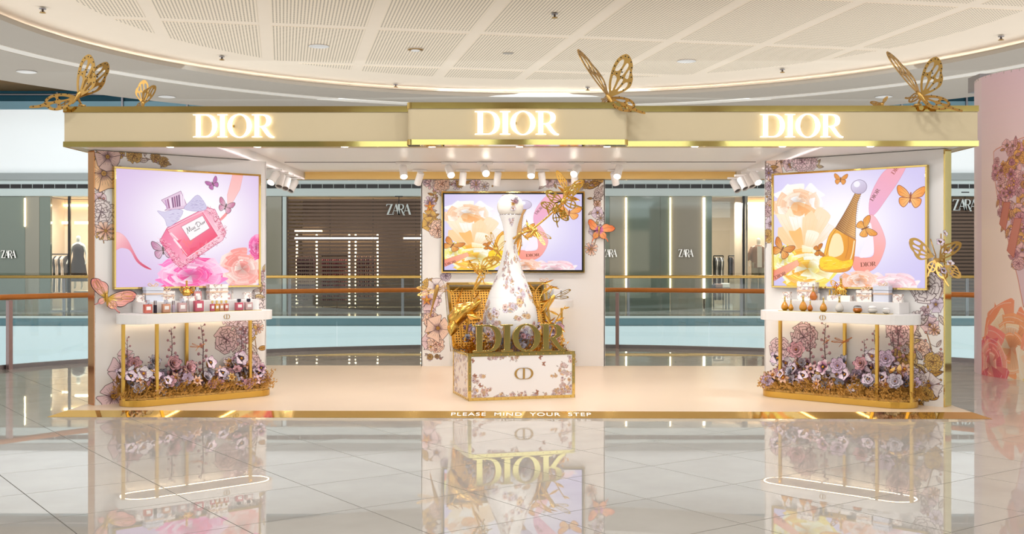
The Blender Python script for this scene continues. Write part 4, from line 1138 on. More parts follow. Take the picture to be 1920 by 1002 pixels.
# ================================================================== THE STAND
TURN = -.0155
stage_o = Vector((.05, 11.32, 0))
def face_frame(ox, oy, dx, dy):
    L = math.hypot(dx, dy); return dict(o=(ox, oy), d=(dx / L, dy / L), W=L, rz=math.atan2(dy, dx))
FL = face_frame(-4.414, 11.76, 1.52, 1.335); FL['W'] = 2.02
FRt = face_frame(2.963, 13.04, 1.552, -1.43); FRt['W'] = 2.11
FB = face_frame(-1.312, 16.1, 1, 0); FB['W'] = 2.654
PZ = .05
def u_at(fr, px, w):
    """distance along a display wall at which something standing w metres before it is seen at column px"""
    dx, dy = fr['d']; X = fr['o'][0] + w * dy; D = fr['o'][1] - w * dx; k = (px - 960) / F
    return (k * D - X) / (dx - k * dy)
def wpos(fr, u, w, z=PZ):
    dx, dy = fr['d']; return (fr['o'][0] + u * dx + w * dy, fr['o'][1] + u * dy - w * dx, z)
def wz(fr, u, w, py):
    return EYE - (py - 487) * wpos(fr, u, w)[1] / F

# ---- platform with sloping gilded edge
t = thing('stage_platform', 'low cream stage platform with sloping mirror-gold edge lettered in white', 'platform', stage_o, TURN)
def rect(x0, x1, y0, y1): return [(x0, y0), (x1, y0), (x1, y1), (x0, y1)]
X0, X1, YB = -4.6, 4.6, 4.86
MB().box(X0, X1, 0, YB, .001, .05).build('deck', platform_m, t)
sk = MB(); b_ = .15
top = rect(X0 - .002, X1 + .002, -.002, YB + .002); bot = rect(X0 - b_, X1 + b_, -b_, YB + .02)
v = [(x, y, .05) for x, y in top] + [(x, y, .001) for x, y in bot]
sk.add(v, [(0, 4, 5, 1), (1, 5, 6, 2), (2, 6, 7, 3), (3, 7, 4, 0)])
sk.build('gold_ramp', gold, t)
sl = math.atan2(.049, .148)
q = link('lettering', text_mesh('lettering', 'PLEASE  MIND  YOUR  STEP', .105, .0008, mat('white_vinyl', (252, 250, 246), .5, 0, (255, 255, 255), .25), spacing=1.12), t)
q.location = (.04, -.075, .0275); q.rotation_euler = (sl, 0, 0)

# ---- canopy
t = canopy = thing('canopy', 'wide cream canopy with mirror-gold edges carried by the three walls', 'canopy', (0.0765, 11.38, 0), TURN * .5)
HW = 4.67; HB = 4.78; TK = .12
def beam(x0, x1, y0, y1, nm):
    MB().box(x0, x1, y0, y1, 2.755, 3.155).build(nm, cream, t)
beam(-HW, HW, 0, TK, 'front_fascia'); beam(-HW, HW, HB - TK, HB, 'rear_fascia')
MB().box(-3.1, 3.1, HB - TK - .004, HB - TK, 2.757, 2.86).build('rear_inner_face', cream_spotlit, t)  # thin face over the cream beam, carrying the painted spotlight tint
beam(-HW, -HW + TK, TK, HB - TK, 'side_fascia'); beam(HW - TK, HW, TK, HB - TK, 'side_fascia')
def frame_strip(z0, z1, o, nm, m_=gold):
    mb = MB()
    mb.box(-HW - o, HW + o, -o, 0, z0, z1); mb.box(-HW - o, HW + o, HB, HB + o, z0, z1)
    mb.box(-HW - o, -HW, 0, HB, z0, z1); mb.box(HW, HW + o, 0, HB, z0, z1)
    mb.build(nm, m_, t)
frame_strip(3.105, 3.165, .01, 'upper_gold_edge'); frame_strip(2.75, 2.805, .01, 'lower_gold_edge')
MB().box(-HW + TK, HW - TK, TK, HB - TK, 3.1, 3.14).build('roof_board', white, t)
MB().box(-HW + TK, HW - TK, TK, HB - TK, 2.86, 2.92).build('ceiling_board', white, t)
for sx in (-1, 1):
    a, b = sorted((sx * 3.12, sx * (HW - TK)))
    MB().box(a, b, TK, HB - TK, 2.757, 2.86).build('side_soffit', white, t)
    MB().box(sx * 3.12 - .012, sx * 3.12 + .012, TK, HB - TK, 2.752, 2.77).build('soffit_edge_trim', mat('pale_pink_trim', (250, 232, 232), .4, 0, (255, 240, 240), .5), t)
MB().box(-3.1, 3.1, TK + .0, TK + .06, 2.755, 2.86).build('inner_return', gold_satin, t)
MB().box(-3.05, 3.05, 3.02, 3.05, 2.852, 2.862).build('track_seam', steel, t)
me = MB().lathe([(0, -.001), (.03, -.001), (.034, -.002), (.036, 0)], 16).mesh('underside_light', lampface)
for x in (-3.6, -2.7, -1.8, -.9, 0, .9, 1.8, 2.7, 3.6):
    o = link('underside_light', me, t); o.location = (x, .06, 2.754)
# projecting middle sign box
sb = thing('sign_box', 'cream sign box with gold edges projecting from the middle of the canopy', 'sign box', (.056, 11.22, 0))
def rbox(x0, x1, y0, y1, r=.05, n=6):
    return [(x0 + r - r * math.cos(PI / 2 * i / n), y0 + r - r * math.sin(PI / 2 * i / n)) for i in range(n + 1)] + [(x1 - r + r * math.sin(PI / 2 * i / n), y0 + r - r * math.cos(PI / 2 * i / n)) for i in range(n + 1)] + [(x1, y1), (x0, y1)]
MB().prism(rbox(-1.11, 1.11, 0, .14), 2.765, 3.165).build('box_body', cream, sb)
MB().prism(rbox(-1.118, 1.118, -.01, .14), 3.118, 3.18).build('upper_gold_edge', gold, sb)
MB().prism(rbox(-1.118, 1.118, -.01, .14), 2.752, 2.806).build('lower_gold_edge', gold, sb)
# lit letters: each word a sign
def lit_word(px0, px1, py_base, py_top, D, label, rz=0):
    s_ = F / D; h = (py_base - py_top) / s_
    t = thing('lit_sign', label, 'sign', ((px0 - 960) / s_, D, EYE - (py_base - 487) / s_), rz)
    k = (px1 - px0) / s_ / 3.63 / h
    for cs in WORD:
        me = flat_mesh('letter', [[(x * h * k, y * h) for x, y in c] for c in cs], .022, [lit_letter, lit_edge], 0, True)
        o = link('letter', me, t); o.matrix_basis = Matrix.Translation((0, -.03, 0)) @ UPRIGHT
        MB().box(min(p[0] for p in cs[0]) * h * k + .05, min(p[0] for p in cs[0]) * h * k + .062, -.025, 0, h * .45, h * .55).build('standoff', gold_satin, t)
    return t
lit_word(364, 516.5, 258.5, 215.5, 11.40, 'glowing serif sign on the left third of the canopy')
lit_word(890.5, 1048, 253.5, 209.8, 11.21, 'glowing serif sign on the projecting middle box')
lit_word(1423.5, 1579.5, 258.5, 215, 11.34, 'glowing serif sign on the right third of the canopy')
for X, D in ((-2.85, 11.18), (.04, 11.0), (2.95, 11.12)):
    pass

# ---- display walls
def display_wall(fr, cvs, name, label, shot, edge_m, depth=.16):
    W = fr['W']
    t = thing('display_wall', label, 'display wall', (fr['o'][0], fr['o'][1], PZ), fr['rz'])
    mb = MB(); mb.box(.012, W - .012, .008, depth, 0, 2.7)
    mb.cur = 1; mb.quad((0, 0, 0), (W, 0, 0), (W, 0, 2.7), (0, 0, 2.7))
    mb.cur = 0; mb.quad((0, 0, 0), (0, .01, 0), (W, .01, 0), (W, 0, 0)); mb.quad((0, 0, 2.7), (W, 0, 2.7), (W, .01, 2.7), (0, .01, 2.7))
    mb.build('board', [white, img_mat(name, cvs.image(name))], t)
    MB().box(-.004, .012, 0, depth + .01, 0, 2.7).build('edge_cladding', edge_m[0], t)
    MB().box(W - .012, W + .004, 0, depth + .01, 0, 2.7).build('edge_cladding', edge_m[1], t)
    return t
wallL = display_wall(FL, cvL, 'left_wall_print', 'white display wall with copper side holding the pink rose poster', None, (copper, white))
wallR = display_wall(FRt, cvR, 'right_wall_print', 'white display wall with dark gold side holding the golden bottle poster', None, (white, gold))
wallB = display_wall(FB, cvB, 'rear_wall_print', 'white floral display wall behind the giant bottle', None, (white, white), .3)

def screen(fr, u0, u1, z0, z1, im, name, label, rim, bez_=0, dep=.06):
    """lit picture box fixed to the wall; own frame, bezel and picture"""
    t = thing('light_box', label, 'screen', wpos(fr, u0, 0.0, z0), fr['rz'])
    W, H = u1 - u0, z1 - z0
    fm = MB()
    for (a, b, c, d) in ((0, W, 0, rim), (0, W, H - rim, H), (0, rim, rim, H - rim), (W - rim, W, rim, H - rim)): fm.box(a, b, -dep, -.001, c, d)
    fm.build('frame', gold, t, bevel=.003)
    if bez_:
        r2 = rim + bez_; fm = MB()
        for (a, b, c, d) in ((rim, W - rim, rim, r2), (rim, W - rim, H - r2, H - rim), (rim, r2, r2, H - r2), (W - r2, W - rim, r2, H - r2)): fm.box(a, b, -dep + .012, -.002, c, d)
        fm.build('bezel', black, t); rim = r2
    MB().quad((rim, -dep + .02, rim), (W - rim, -dep + .02, rim), (W - rim, -dep + .02, H - rim), (rim, -dep + .02, H - rim)).build('picture', img_mat(name, im, emit=1.0, rough=.3), t)
    MB().box(rim, W - rim, -dep + .021, -.002, rim, H - rim).build('back_panel', black, t)
    return t
screen(FL, .188, 1.924, 1.275, 2.588, poster_rose, 'rose_poster', 'gold framed lit poster of a square pink bottle on peonies', .022)
screen(FRt, .122, 1.948, 1.27, 2.592, poster_gold, 'gold_poster', 'gold framed lit poster of a golden drop bottle on the right wall', .022)
screen(FB, .2955, 2.36, 1.403, 2.577, poster_gold, 'gold_film', 'wide black edged screen with golden drop bottle behind the sculpture', .018, .022)

# ---- track spotlights under the canopy
def track_spot(px, py, D, zc, aim, lit, label, power=38, spot=42):
    x = (px - 960) * D / F
    t = thing('track_spotlight', label, 'spotlight', (x, D, zc))
    MB().box(-.1, .1, -.016, .016, -.03, -.001).build('adapter', white, t, bevel=.004)
    MB().tube([(0, 0, -.03), (0, 0, -.1)], .011, 8).build('stem', white, t)
    d = (Vector(aim) - Vector((x, D, zc - .16))).normalized()
    rot = d.to_track_quat('Z', 'Y').to_matrix().to_4x4()
    M = Matrix.Translation((0, 0, -.1)) @ rot
    hd = MB(M); hd.lathe([(0, -.07), (.042, -.065), (.05, -.055), (.05, .125), (.044, .125), (.042, .1)], 20); hd.build('head', white, t, smooth=False)
    ln = MB(M); ln.lathe([(0, .108), (.042, .108)], 20); ln.build('lens', lampface if lit else steel, t)
    if lit:
        p = Matrix.Translation((x, D, zc)) @ M @ Vector((0, 0, .14))
        lamp('spot_beam', 'SPOT', p, power, WARM, aim, spot=spot, blend=.7, rad=.04)
    return t
order = ['first', 'second', 'third', 'fourth', 'fifth', 'sixth']
k = 0
for px, aim in ((756, (-1.0, 12.6, .4)), (842, (-.1, 12.4, 1.0)), (909, (-.02, 12.5, 1.7)), (996, (.2, 12.5, .8)), (1081, (.1, 12.6, 1.5)), (1160, (.7, 12.4, .3))):
    track_spot(px, 333, 14.4, 2.855, aim, True, 'lit white track spotlight, %s from the left in the front row' % order[k], 30, 50); k += 1
for px, aim, l in ((787, (-1.9, 16.6, 1.1), 'unlit white track spotlight just left of the rear wall'), (868, (-.9, 15.9, .6), None), (933, (-.4, 16.0, 1.4), 'pale track spotlight before the rear wall, left of the bottle head'), (1016, (.6, 16.0, 1.4), 'pale track spotlight before the rear wall, right of the bottle head'),
                   (1077, (1.0, 16, 1.2), 'pale track spotlight hidden behind the fifth front one'), (1152, (1.9, 16.6, 1.0), 'unlit white track spotlight at the right end of the rear row')):
    track_spot(px, 350, 15.6, 2.858, aim, l is None, l or 'single lit spotlight of the rear row, above the screen corner', 30, 60)
for px, D, aim, lit, l in ((515, 14.2, (-3.6, 12.8, 1.1), True, 'lit track spotlight beside the left display wall'), (527, 14.7, (-3.3, 13.5, .8), False, 'unlit track spotlight second from the left display wall'),
                           (538, 15.2, (-3.2, 13.8, .8), False, 'unlit track spotlight third from the left display wall'), (551, 15.7, (-3.7, 14.6, 1.0), False, 'unlit track spotlight farthest from the left display wall')):
    track_spot(px, 345, D, 2.757, aim, lit, l, 30, 70)
for px, D, aim, lit, l in ((1415, 14.2, (3.6, 12.8, 1.1), True, 'lit track spotlight beside the right display wall'), (1404, 14.7, (3.7, 13.6, .8), False, 'unlit track spotlight second from the right display wall'),
                           (1391, 15.2, (3.8, 14.0, .8), False, 'unlit track spotlight third from the right display wall'), (1377, 15.7, (3.7, 14.6, 1.0), False, 'unlit track spotlight farthest from the right display wall')):
    track_spot(px, 345, D, 2.757, aim, lit, l, 30, 70)
# wall washing lamps in the canopy's front beam
for X, aim in ((-2.9, (-3.9, 12.5, 1.0)), (-1.9, (-3.4, 12.9, .5)), (2.9, (3.9, 12.5, 1.0)), (1.9, (3.4, 12.9, .5)), (-.9, (-.5, 12.6, .2)), (.9, (.5, 12.6, .2)), (0, (0, 15.9, .8))):
    lamp('canopy_downlight_and_fill', 'SPOT', (X, 11.6, 2.74), 26, (1, .97, .93), aim, spot=75, blend=.9, rad=.06)

# ---- gilded butterflies cut from sheet
FW = smooth_closed([(0, 0), (.1, .06), (.3, .17), (.6, .25), (.85, .24), (1, .13), (.97, .0), (.85, -.12), (.72, -.17), (.6, -.26), (.42, -.29), (.25, -.2), (.1, -.08)], 4)
FC = [[(.12, .02), (.32, .13), (.5, .17), (.48, .06), (.3, .02)], [(.56, .19), (.8, .19), (.9, .12), (.8, .07), (.6, .09)], [(.53, .04), (.85, .03), (.82, -.05), (.55, -.03)],
      [(.2, -.02), (.48, -.01), (.5, -.09), (.3, -.07)], [(.54, -.08), (.76, -.09), (.68, -.14), (.54, -.17)], [(.2, -.08), (.45, -.14), (.5, -.21), (.38, -.23), (.24, -.15)]]
HWG = smooth_closed([(0, 0), (.12, .12), (.3, .2), (.5, .22), (.66, .15), (.72, .05), (.85, .02), (1.0, .04), (1.03, -.01), (.86, -.05), (.7, -.06), (.62, -.16), (.45, -.22), (.25, -.18), (.1, -.08)], 4)
HC = [[(.13, .03), (.28, .13), (.42, .15), (.38, .03)], [(.45, .04), (.47, .16), (.6, .13), (.65, .05)], [(.15, -.01), (.38, -.02), (.4, -.14), (.25, -.12)], [(.44, -.02), (.62, -.03), (.56, -.13), (.45, -.16)]]
DW = smooth_closed([(0, 0), (.1, .05), (.5, .1), (.85, .1), (1, .04), (.97, -.04), (.7, -.09), (.3, -.06), (.08, -.03)], 4)
DC = [[(.12, .02), (.45, .07), (.5, .01), (.2, -.01)], [(.52, .075), (.85, .07), (.92, .03), (.55, .01)], [(.3, -.03), (.66, -.06), (.6, -.01), (.35, -.01)], [(.7, -.05), (.9, -.03), (.92, .0), (.66, -.01)]]
def shrink(c, k):
    mx_, my_ = sum(p[0] for p in c) / len(c), sum(p[1] for p in c) / len(c)
    return [(mx_ + (x - mx_) * k, my_ + (y - my_) * k) for x, y in c]
def wing_obj(parent, kind, root, U, V, m_, th=.006, dots=False):
    """thin cut sheet: root, U the vector to the tip, V the in-plane width direction (unit scaled like U)"""
    out, cells = {'fore': (FW, FC), 'hind': (HWG, HC), 'fly': (DW, DC)}[kind]
    U = Vector(U); L = U.length; u = U.normalized(); V = Vector(V); v = (V - u * V.dot(u)).normalized(); n = u.cross(v)
    me = flat_mesh('wing', [[(x * L, y * L) for x, y in out]] + [[(x * L, y * L) for x, y in smooth_closed(shrink(c, .84 if kind != 'fly' else .95), 3)] for c in cells], th, m_)
    M = Matrix((u, v, n)).transposed().to_4x4(); M.translation = Vector(root)
    o = link(kind + '_wing' if kind != 'fly' else 'wing', me, parent); o.matrix_basis = M
    if dots:
        mb = MB()
        pts = [(.55, .2), (.66, .225), (.78, .22), (.88, .19), (.95, .12), (.96, .05), (.9, -.05), (.8, -.12), (.7, -.15), (.62, -.21), (.5, -.25), (.52, .0), (.62, .02), (.52, -.05), (.66, .06), (.4, -.105), (.54, .11), (.5, .2), (.3, -.19)] if kind == 'fore' else \
              [(.2, .16), (.33, .185), (.48, .19), (.62, .15), (.69, .08), (.68, 0), (.64, -.1), (.52, -.18), (.36, -.18), (.22, -.15), (.42, .06), (.42, -.08), (.7, .03), (.8, -.01), (.95, .01), (.5, .01)]
        for x, y in pts:
            for sg in (1, -1):
                mb.prism([(x * L + .016 * L * math.cos(2 * PI * i / 8) * sg, y * L + .016 * L * math.sin(2 * PI * i / 8)) for i in range(8)], sg * th * .55 - .0005, sg * th * .55 + .0005)
        mb.build('spots', black, o)['kind'] = 'stuff'
    return o
def body(parent, a, b, r, m_, ant=None):
    a, b = Vector(a), Vector(b); d = b - a
    MB().tube([a, a + d * .15, a + d * .35, a + d * .55, a + d * .8, b], [r * .3, r * .9, r * 1.15, r * .8, r * .6, r * .2], 8).build('body', m_, parent, smooth=True)
    if ant:
        for q in ant: MB().tube([a, a.lerp(Vector(q), .5) + Vector((0, 0, .02)), q], [r * .12, r * .1, r * .16], 5).build('antenna', m_, parent)
def perch(label, px, py, D, parts, bod, m_=bronze, foot=None, dots=True, th=.006):
    """parts: kind, dx,dy px vector on the picture scale, depth of the tip, width vector"""
    c = pt(px, py, D); s_ = F / D
    t = thing('butterfly', label, 'butterfly', c)
    V3 = lambda q: Vector((q[0] / s_, q[2], -q[1] / s_))
    for kind, U, V in parts: wing_obj(t, kind, (0, 0, 0), V3(U), V3(V), m_, th, dots)
    body(t, V3(bod[0]), V3(bod[1]), .022, m_)
    if foot:
        MB().tube([(0, 0, 0), V3(foot)], .012, 6).build('stem', m_, t)
        p = V3(foot); MB().lathe([(0, 0), (.04, 0), (.04, .012), (0, .012)], 12, (p.x, p.y, p.z)).build('foot_plate', m_, t)
    return t
perch('large spotted gold butterfly perched over the right end of the middle sign box', 1142, 184, 11.26,
      [('fore', (-52, -94, .12), (-10, 10, -.16)), ('fore', (40, -74, -.1), (-30, -4, .04)), ('hind', (62, 32, -.15), (20, -30, .1)), ('hind', (-10, -6, .3), (10, -20, .1))], ((-6, -10, 0), (14, 24, -.03)), foot=(-2, 9, .06))
perch('large spotted gold butterfly perched on the canopy at the right end', 1727, 182, 11.24,
      [('fore', (-50, -90, .15), (-14, 10, -.12)), ('fore', (30, -68, -.1), (-30, -4, .04)), ('hind', (64, 30, -.15), (20, -30, .1)), ('hind', (-10, -6, .3), (10, -20, .1))], ((-8, -12, 0), (12, 20, -.03)), foot=(-2, 14, .06))
perch('large spotted gold butterfly perched on the left corner of the canopy', 146, 184, 11.36,
      [('fore', (36, -74, -.1), (-30, -14, .05)), ('fore', (54, -66, .1), (-30, -24, .1)), ('hind', (-80, 20, -.1), (14, -34, .1)), ('hind', (-44, 12, .1), (10, -30, .1))], ((8, -16, 0), (-8, 12, -.03)), foot=(2, 13, .08))
perch('small gold butterfly wings rising behind the left part of the canopy', 268, 196, 12.3,
      [('fore', (-2, -46, 0), (26, -4, .1)), ('fore', (16, -40, .1), (12, 4, .2)), ('hind', (-22, 2, .1), (10, -20, 0))], ((0, -8, 0), (0, 8, 0)), dots=False, foot=(0, 28, 0))
perch('small gold butterfly wing tip behind the canopy below the right downlight', 1654, 196, 12.3,
      [('fore', (10, -16, 0), (16, 8, .1)), ('fore', (-18, -6, .1), (6, -14, .1)), ('hind', (-6, -4, .1), (10, -10, 0))], ((0, -4, 0), (0, 6, 0)), dots=False, foot=(0, 28, 0))

# ================================================================== COUNTERS WITH FLOWER BEDS
def petal_mat(name, heart, mid, edge, ink=(52, 34, 46)):
    m = mat(name, mid, .5)
    n, l, b = nodes(m)
    uv = n.new('ShaderNodeUVMap'); sp = n.new('ShaderNodeSeparateXYZ'); l.new(uv.outputs[0], sp.inputs[0])
    cr = n.new('ShaderNodeValToRGB'); e = cr.color_ramp.elements
    e[0].position = .0; e[0].color = (*lin(heart), 1); e[1].position = 1; e[1].color = (*lin(edge), 1)
    for p, c in ((.26, heart), (.36, mid), (.86, edge)): q = e.new(p); q.color = (*lin(c), 1)
    l.new(sp.outputs[1], cr.inputs[0])
    wv = n.new('ShaderNodeTexNoise'); wv.inputs['Scale'].default_value = 1
    mp_ = n.new('ShaderNodeMapping'); mp_.inputs['Scale'].default_value = (26, 1.6, 1); l.new(uv.outputs[0], mp_.inputs[0]); l.new(mp_.outputs[0], wv.inputs[0])
    th = n.new('ShaderNodeMath'); th.operation = 'GREATER_THAN'; th.inputs[1].default_value = .57; l.new(wv.outputs['Fac'], th.inputs[0])
    m1 = n.new('ShaderNodeMix'); m1.data_type = 'RGBA'; m1.inputs[7].default_value = (*lin(ink), 1)
    sc_ = n.new('ShaderNodeMath'); sc_.operation = 'MULTIPLY'; sc_.inputs[1].default_value = .45; l.new(th.outputs[0], sc_.inputs[0])
    l.new(sc_.outputs[0], m1.inputs[0]); l.new(cr.outputs[0], m1.inputs[6])
    # ink outline of each petal
    a = n.new('ShaderNodeMath'); a.operation = 'SUBTRACT'; a.inputs[1].default_value = .5; l.new(sp.outputs[0], a.inputs[0])
    ab = n.new('ShaderNodeMath'); ab.operation = 'ABSOLUTE'; l.new(a.outputs[0], ab.inputs[0])
    g1 = n.new('ShaderNodeMath'); g1.operation = 'GREATER_THAN'; g1.inputs[1].default_value = .44; l.new(ab.outputs[0], g1.inputs[0])
    g2 = n.new('ShaderNodeMath'); g2.operation = 'GREATER_THAN'; g2.inputs[1].default_value = .93; l.new(sp.outputs[1], g2.inputs[0])
    mxx = n.new('ShaderNodeMath'); mxx.operation = 'MAXIMUM'; l.new(g1.outputs[0], mxx.inputs[0]); l.new(g2.outputs[0], mxx.inputs[1])
    m2 = n.new('ShaderNodeMix'); m2.data_type = 'RGBA'; m2.inputs[7].default_value = (*lin(ink), 1)
    l.new(mxx.outputs[0], m2.inputs[0]); l.new(m1.outputs[2], m2.inputs[6]); l.new(m2.outputs[2], b.inputs['Base Color'])
    return m
PM = [petal_mat('petal_lilac', (56, 22, 46), (250, 236, 246), (228, 198, 226)), petal_mat('petal_blush', (120, 50, 66), (250, 220, 216), (232, 172, 186)),
      petal_mat('petal_white', (150, 110, 120), (246, 238, 242), (230, 218, 232)), petal_mat('petal_dark', (36, 14, 30), (150, 84, 120), (246, 220, 232)),
      petal_mat('petal_gold', (150, 92, 24), (220, 170, 84), (240, 206, 140), (96, 60, 20)), petal_mat('petal_peach', (190, 110, 60), (244, 206, 180), (236, 180, 150)),
      petal_mat('petal_silver', (120, 110, 124), (224, 222, 232), (200, 196, 212))]
stamen = noise_tint(mat('stamen_gold', (210, 150, 50), .35, .6), 40, .2)
stemm = noise_tint(mat('stem_plum', (104, 76, 84), .6), 20, .2)
moss_m = noise_tint(mat('gold_gypsophila', (214, 164, 88), .45, .25), 38, .6)

def petal3(mb, R, W, curl, az, tilt, nu=4, nv=5, z0=0):
    ca, sa = math.cos(az), math.sin(az)
    def fn(u, v):
        x = v * R; w_ = W * math.sin(PI * min(1, .08 + v * .92) ** .75) if v < 1 else W * .15
        y = (u - .5) * w_; zz = math.sin(tilt) * x + curl * v * v * R + .25 * abs(u - .5) ** 2 * R
        x = x * math.cos(tilt)
        return (x * ca - y * sa, x * sa + y * ca, zz + z0)
    mb.grid(fn, nu, nv)
def pansy_me(m_, seed):
    g = random.Random(seed); mb = MB()
    for k in range(5): petal3(mb, 1 * g.uniform(.88, 1.05), 1.15, -.12 + g.uniform(-.05, .15), 2 * PI * k / 5 + g.uniform(-.1, .1), .25, z0=.02 * (k % 2))
    mb.cur = 1; mb.ell((0, 0, .08), (.16, .16, .1), 8, 4)
    return mb.mesh('pansy', [m_, stamen], True)
def rose_me(m_, seed):
    g = random.Random(seed); mb = MB()
    for ring, (R, tilt, n, z) in enumerate(((1, .35, 6, 0), (.78, .7, 6, .05), (.55, 1.0, 5, .1), (.36, 1.25, 4, .12))):
        for k in range(n): petal3(mb, R * g.uniform(.9, 1.05), R * 1.15, .1, 2 * PI * k / n + ring * .5 + g.uniform(-.15, .15), tilt, 3, 4, z)
    mb.cur = 1; mb.ell((0, 0, .3), (.1, .1, .14), 6, 4)
    return mb.mesh('rose', [m_, stamen], True)
def star_me(m_, seed):
    mb = MB()
    for k in range(7): petal3(mb, 1, .55, -.15, 2 * PI * k / 7, .15, 2, 4)
    mb.cur = 1; mb.ell((0, 0, .08), (.2, .2, .14), 8, 4)
    return mb.mesh('star_flower', [m_, stamen], True)
BLOOMS = [('pansy', pansy_me(PM[i], i)) for i in (0, 2, 3, 0)] + [('rose', rose_me(PM[i], i + 5)) for i in (1, 0, 2, 6)] + [('star_flower', star_me(PM[i], 3)) for i in (5, 4, 1)]
LEAFB = MB(); petal3(LEAFB, 1, .5, -.25, 0, .2, 4, 6); leaf_me = LEAFB.mesh('leaf', PM[4], True)
LEAFS = MB(); petal3(LEAFS, 1, .5, -.25, 0, .2, 4, 6); leaf_silver = LEAFS.mesh('leaf', PM[6], True)
def stalk_me(seed):
    g = random.Random(seed); mb = MB()
    pts = [(0, 0, 0), (.02, 0, .35), (-.01, .01, .7), (.02, 0, 1)]
    mb.tube(pts, [.012, .01, .008, .004], 5)
    mb.cur = 1
    for k in range(15):
        z = .3 + .7 * k / 14; a = k * 2.4; r = .09 * (1.15 - z * .6)
        x, y = math.cos(a) * r, math.sin(a) * r
        mb.cur = 0; mb.tube([(0, 0, z - .03), (x, y, z)], .004, 4)
        mb.cur = 1; mb.ell((x, y, z), (.026 * (1.4 - z * .7),) * 3, 7, 5)
    return mb.mesh('bud_stalk', [stemm, mat('bud_mauve', (178, 132, 142), .4)], True)
STALKS = [stalk_me(i) for i in range(3)]
def drag_me(m_):
    mb = MB(); mb.tube([(0, 0, -.5), (0, .02, 0), (0, 0, .35), (0, 0, .5)], [.02, .035, .07, .03], 6)
    for sx in (-1, 1):
        for a in (.35, -.1):
            mb.prism([(p[0] * sx * math.cos(a) * .8 - p[1] * math.sin(a) * 0, p[1]) for p in []] or [(0, 0), (1e-3, 0), (0, 1e-3)], 0, 1e-3)
    return mb
def small_dragonfly(parent, loc, s, rz, m_):
    o = link('dragonfly', MB().tube([(-.5, 0, 0), (0, 0, .02), (.3, 0, 0), (.42, 0, 0)], [.02, .03, .07, .04], 6).mesh('dragonfly', m_, True), parent)
    o.location = loc; o.rotation_euler = (0, -.6, rz); o.scale = (s,) * 3
    for sy in (-1, 1):
        for a in (.15, -.25): wing_obj(o, 'fly', (.2 + a * .3, 0, .03), (a, sy * .8, .25), (.3, 0, .1), m_, .02)
    return o

def in_stadium(x, y, L, R, m=.02):
    R -= m
    if x < R + m: return (x - R - m) ** 2 + y * y < R * R
    if x > L - R - m: return (x - L + R + m) ** 2 + y * y < R * R
    return abs(y) < R
def stadium(L, R, n=14, o=0.0):
    """along x from 0 to L, y from -R to R, offset outwards by o"""
    r = R + o
    return [(R + r * math.cos(a), r * math.sin(a)) for a in [PI / 2 + PI * i / n for i in range(n + 1)]] + [(L - R + r * math.cos(a), r * math.sin(a)) for a in [-PI / 2 + PI * i / n for i in range(n + 1)]]

def flower_bed(parent_pos, rz, L, R, label, seed, placed, n_rand=70, base_z=.07, name='flower_bed'):
    """one fixed arrangement: gold moss, blossoms, bud stalks, leaves, dragonflies as parts"""
    g = random.Random(seed)
    t = thing(name, label, 'flower bed', parent_pos, rz)
    mb = MB()
    mb.prism(stadium(L, R, 10, -.03), 0, .02)
    cnt = int(3900 * L * R)
    for k in range(cnt):
        for _ in range(20):
            x, y = g.uniform(-.01, L + .01), g.uniform(-R, R)
            if in_stadium(x, y, L, R, -.02): break
        cl_ = .5 + .25 * math.sin(x * 23 + seed) + .25 * math.sin(x * 41 + y * 30)
        h = g.uniform(.03, .08 + .1 * cl_ + .08 * (y + R) / (2 * R))
        x2, y2 = x + g.uniform(-.05, .05), y + g.uniform(-.05, .05)
        mb.add([(x - .0008, y, .015), (x + .0008, y, .015), (x2, y2, h)], [(0, 1, 2)])
        for q in range(6):
            c = (x2 + g.uniform(-.022, .022), y2 + g.uniform(-.022, .022), h + g.uniform(-.03, .02)); s_ = g.uniform(.006, .0125)
            mb.add([(c[0] - s_, c[1], c[2]), (c[0] + s_, c[1], c[2] + s_ * .3), (c[0], c[1] - s_, c[2] + s_), (c[0], c[1] + s_ * .5, c[2] - s_)], [(0, 1, 2), (0, 3, 1), (1, 3, 2), (0, 2, 3)])
    o = mb.build('moss', moss_m, t); o['kind'] = 'stuff'
    def bloom(x, y, z, s_, k, face=None):
        nm, me = BLOOMS[k]
        o = link(nm, me, t); o.location = (x, y, z); o.scale = (s_ * 1.18,) * 3
        tl = g.uniform(.9, 1.45) if face is None else face
        o.rotation_euler = (tl, 0, g.uniform(-.5, .5))
        MB().tube([(x, y + .01, .02), (x, y + .02, z * .6), (x, y + .005, z)], .004, 4).build('stem', stemm, t)
    for (x, y, z, s_, k) in placed: bloom(x, y, z, s_, k, 1.3)
    for k in range(n_rand):
        x = g.uniform(.04, L - .04); y = g.uniform(-R * .75, R * .8)
        if not in_stadium(x, y, L, R, .03): continue
        back = (y + R) / (2 * R)
        z = (g.uniform(.07, .2) if k % 3 else g.uniform(.05, .1)) + back * g.uniform(.0, .26)
        bloom(x, y, z, g.uniform(.045, .075), g.randrange(len(BLOOMS)))
    for k in range(int(14 * L)):
        x = g.uniform(.08, L - .08); y = g.uniform(-R * .5, R * .7)
        o = link('leaf', g.choice([leaf_me, leaf_silver]), t); o.location = (x, y, g.uniform(.12, .3)); o.scale = (g.uniform(.07, .13),) * 3
        o.rotation_euler = (g.uniform(-.3, .3), -g.uniform(.3, 1.2), g.uniform(0, 6.3))
    return t

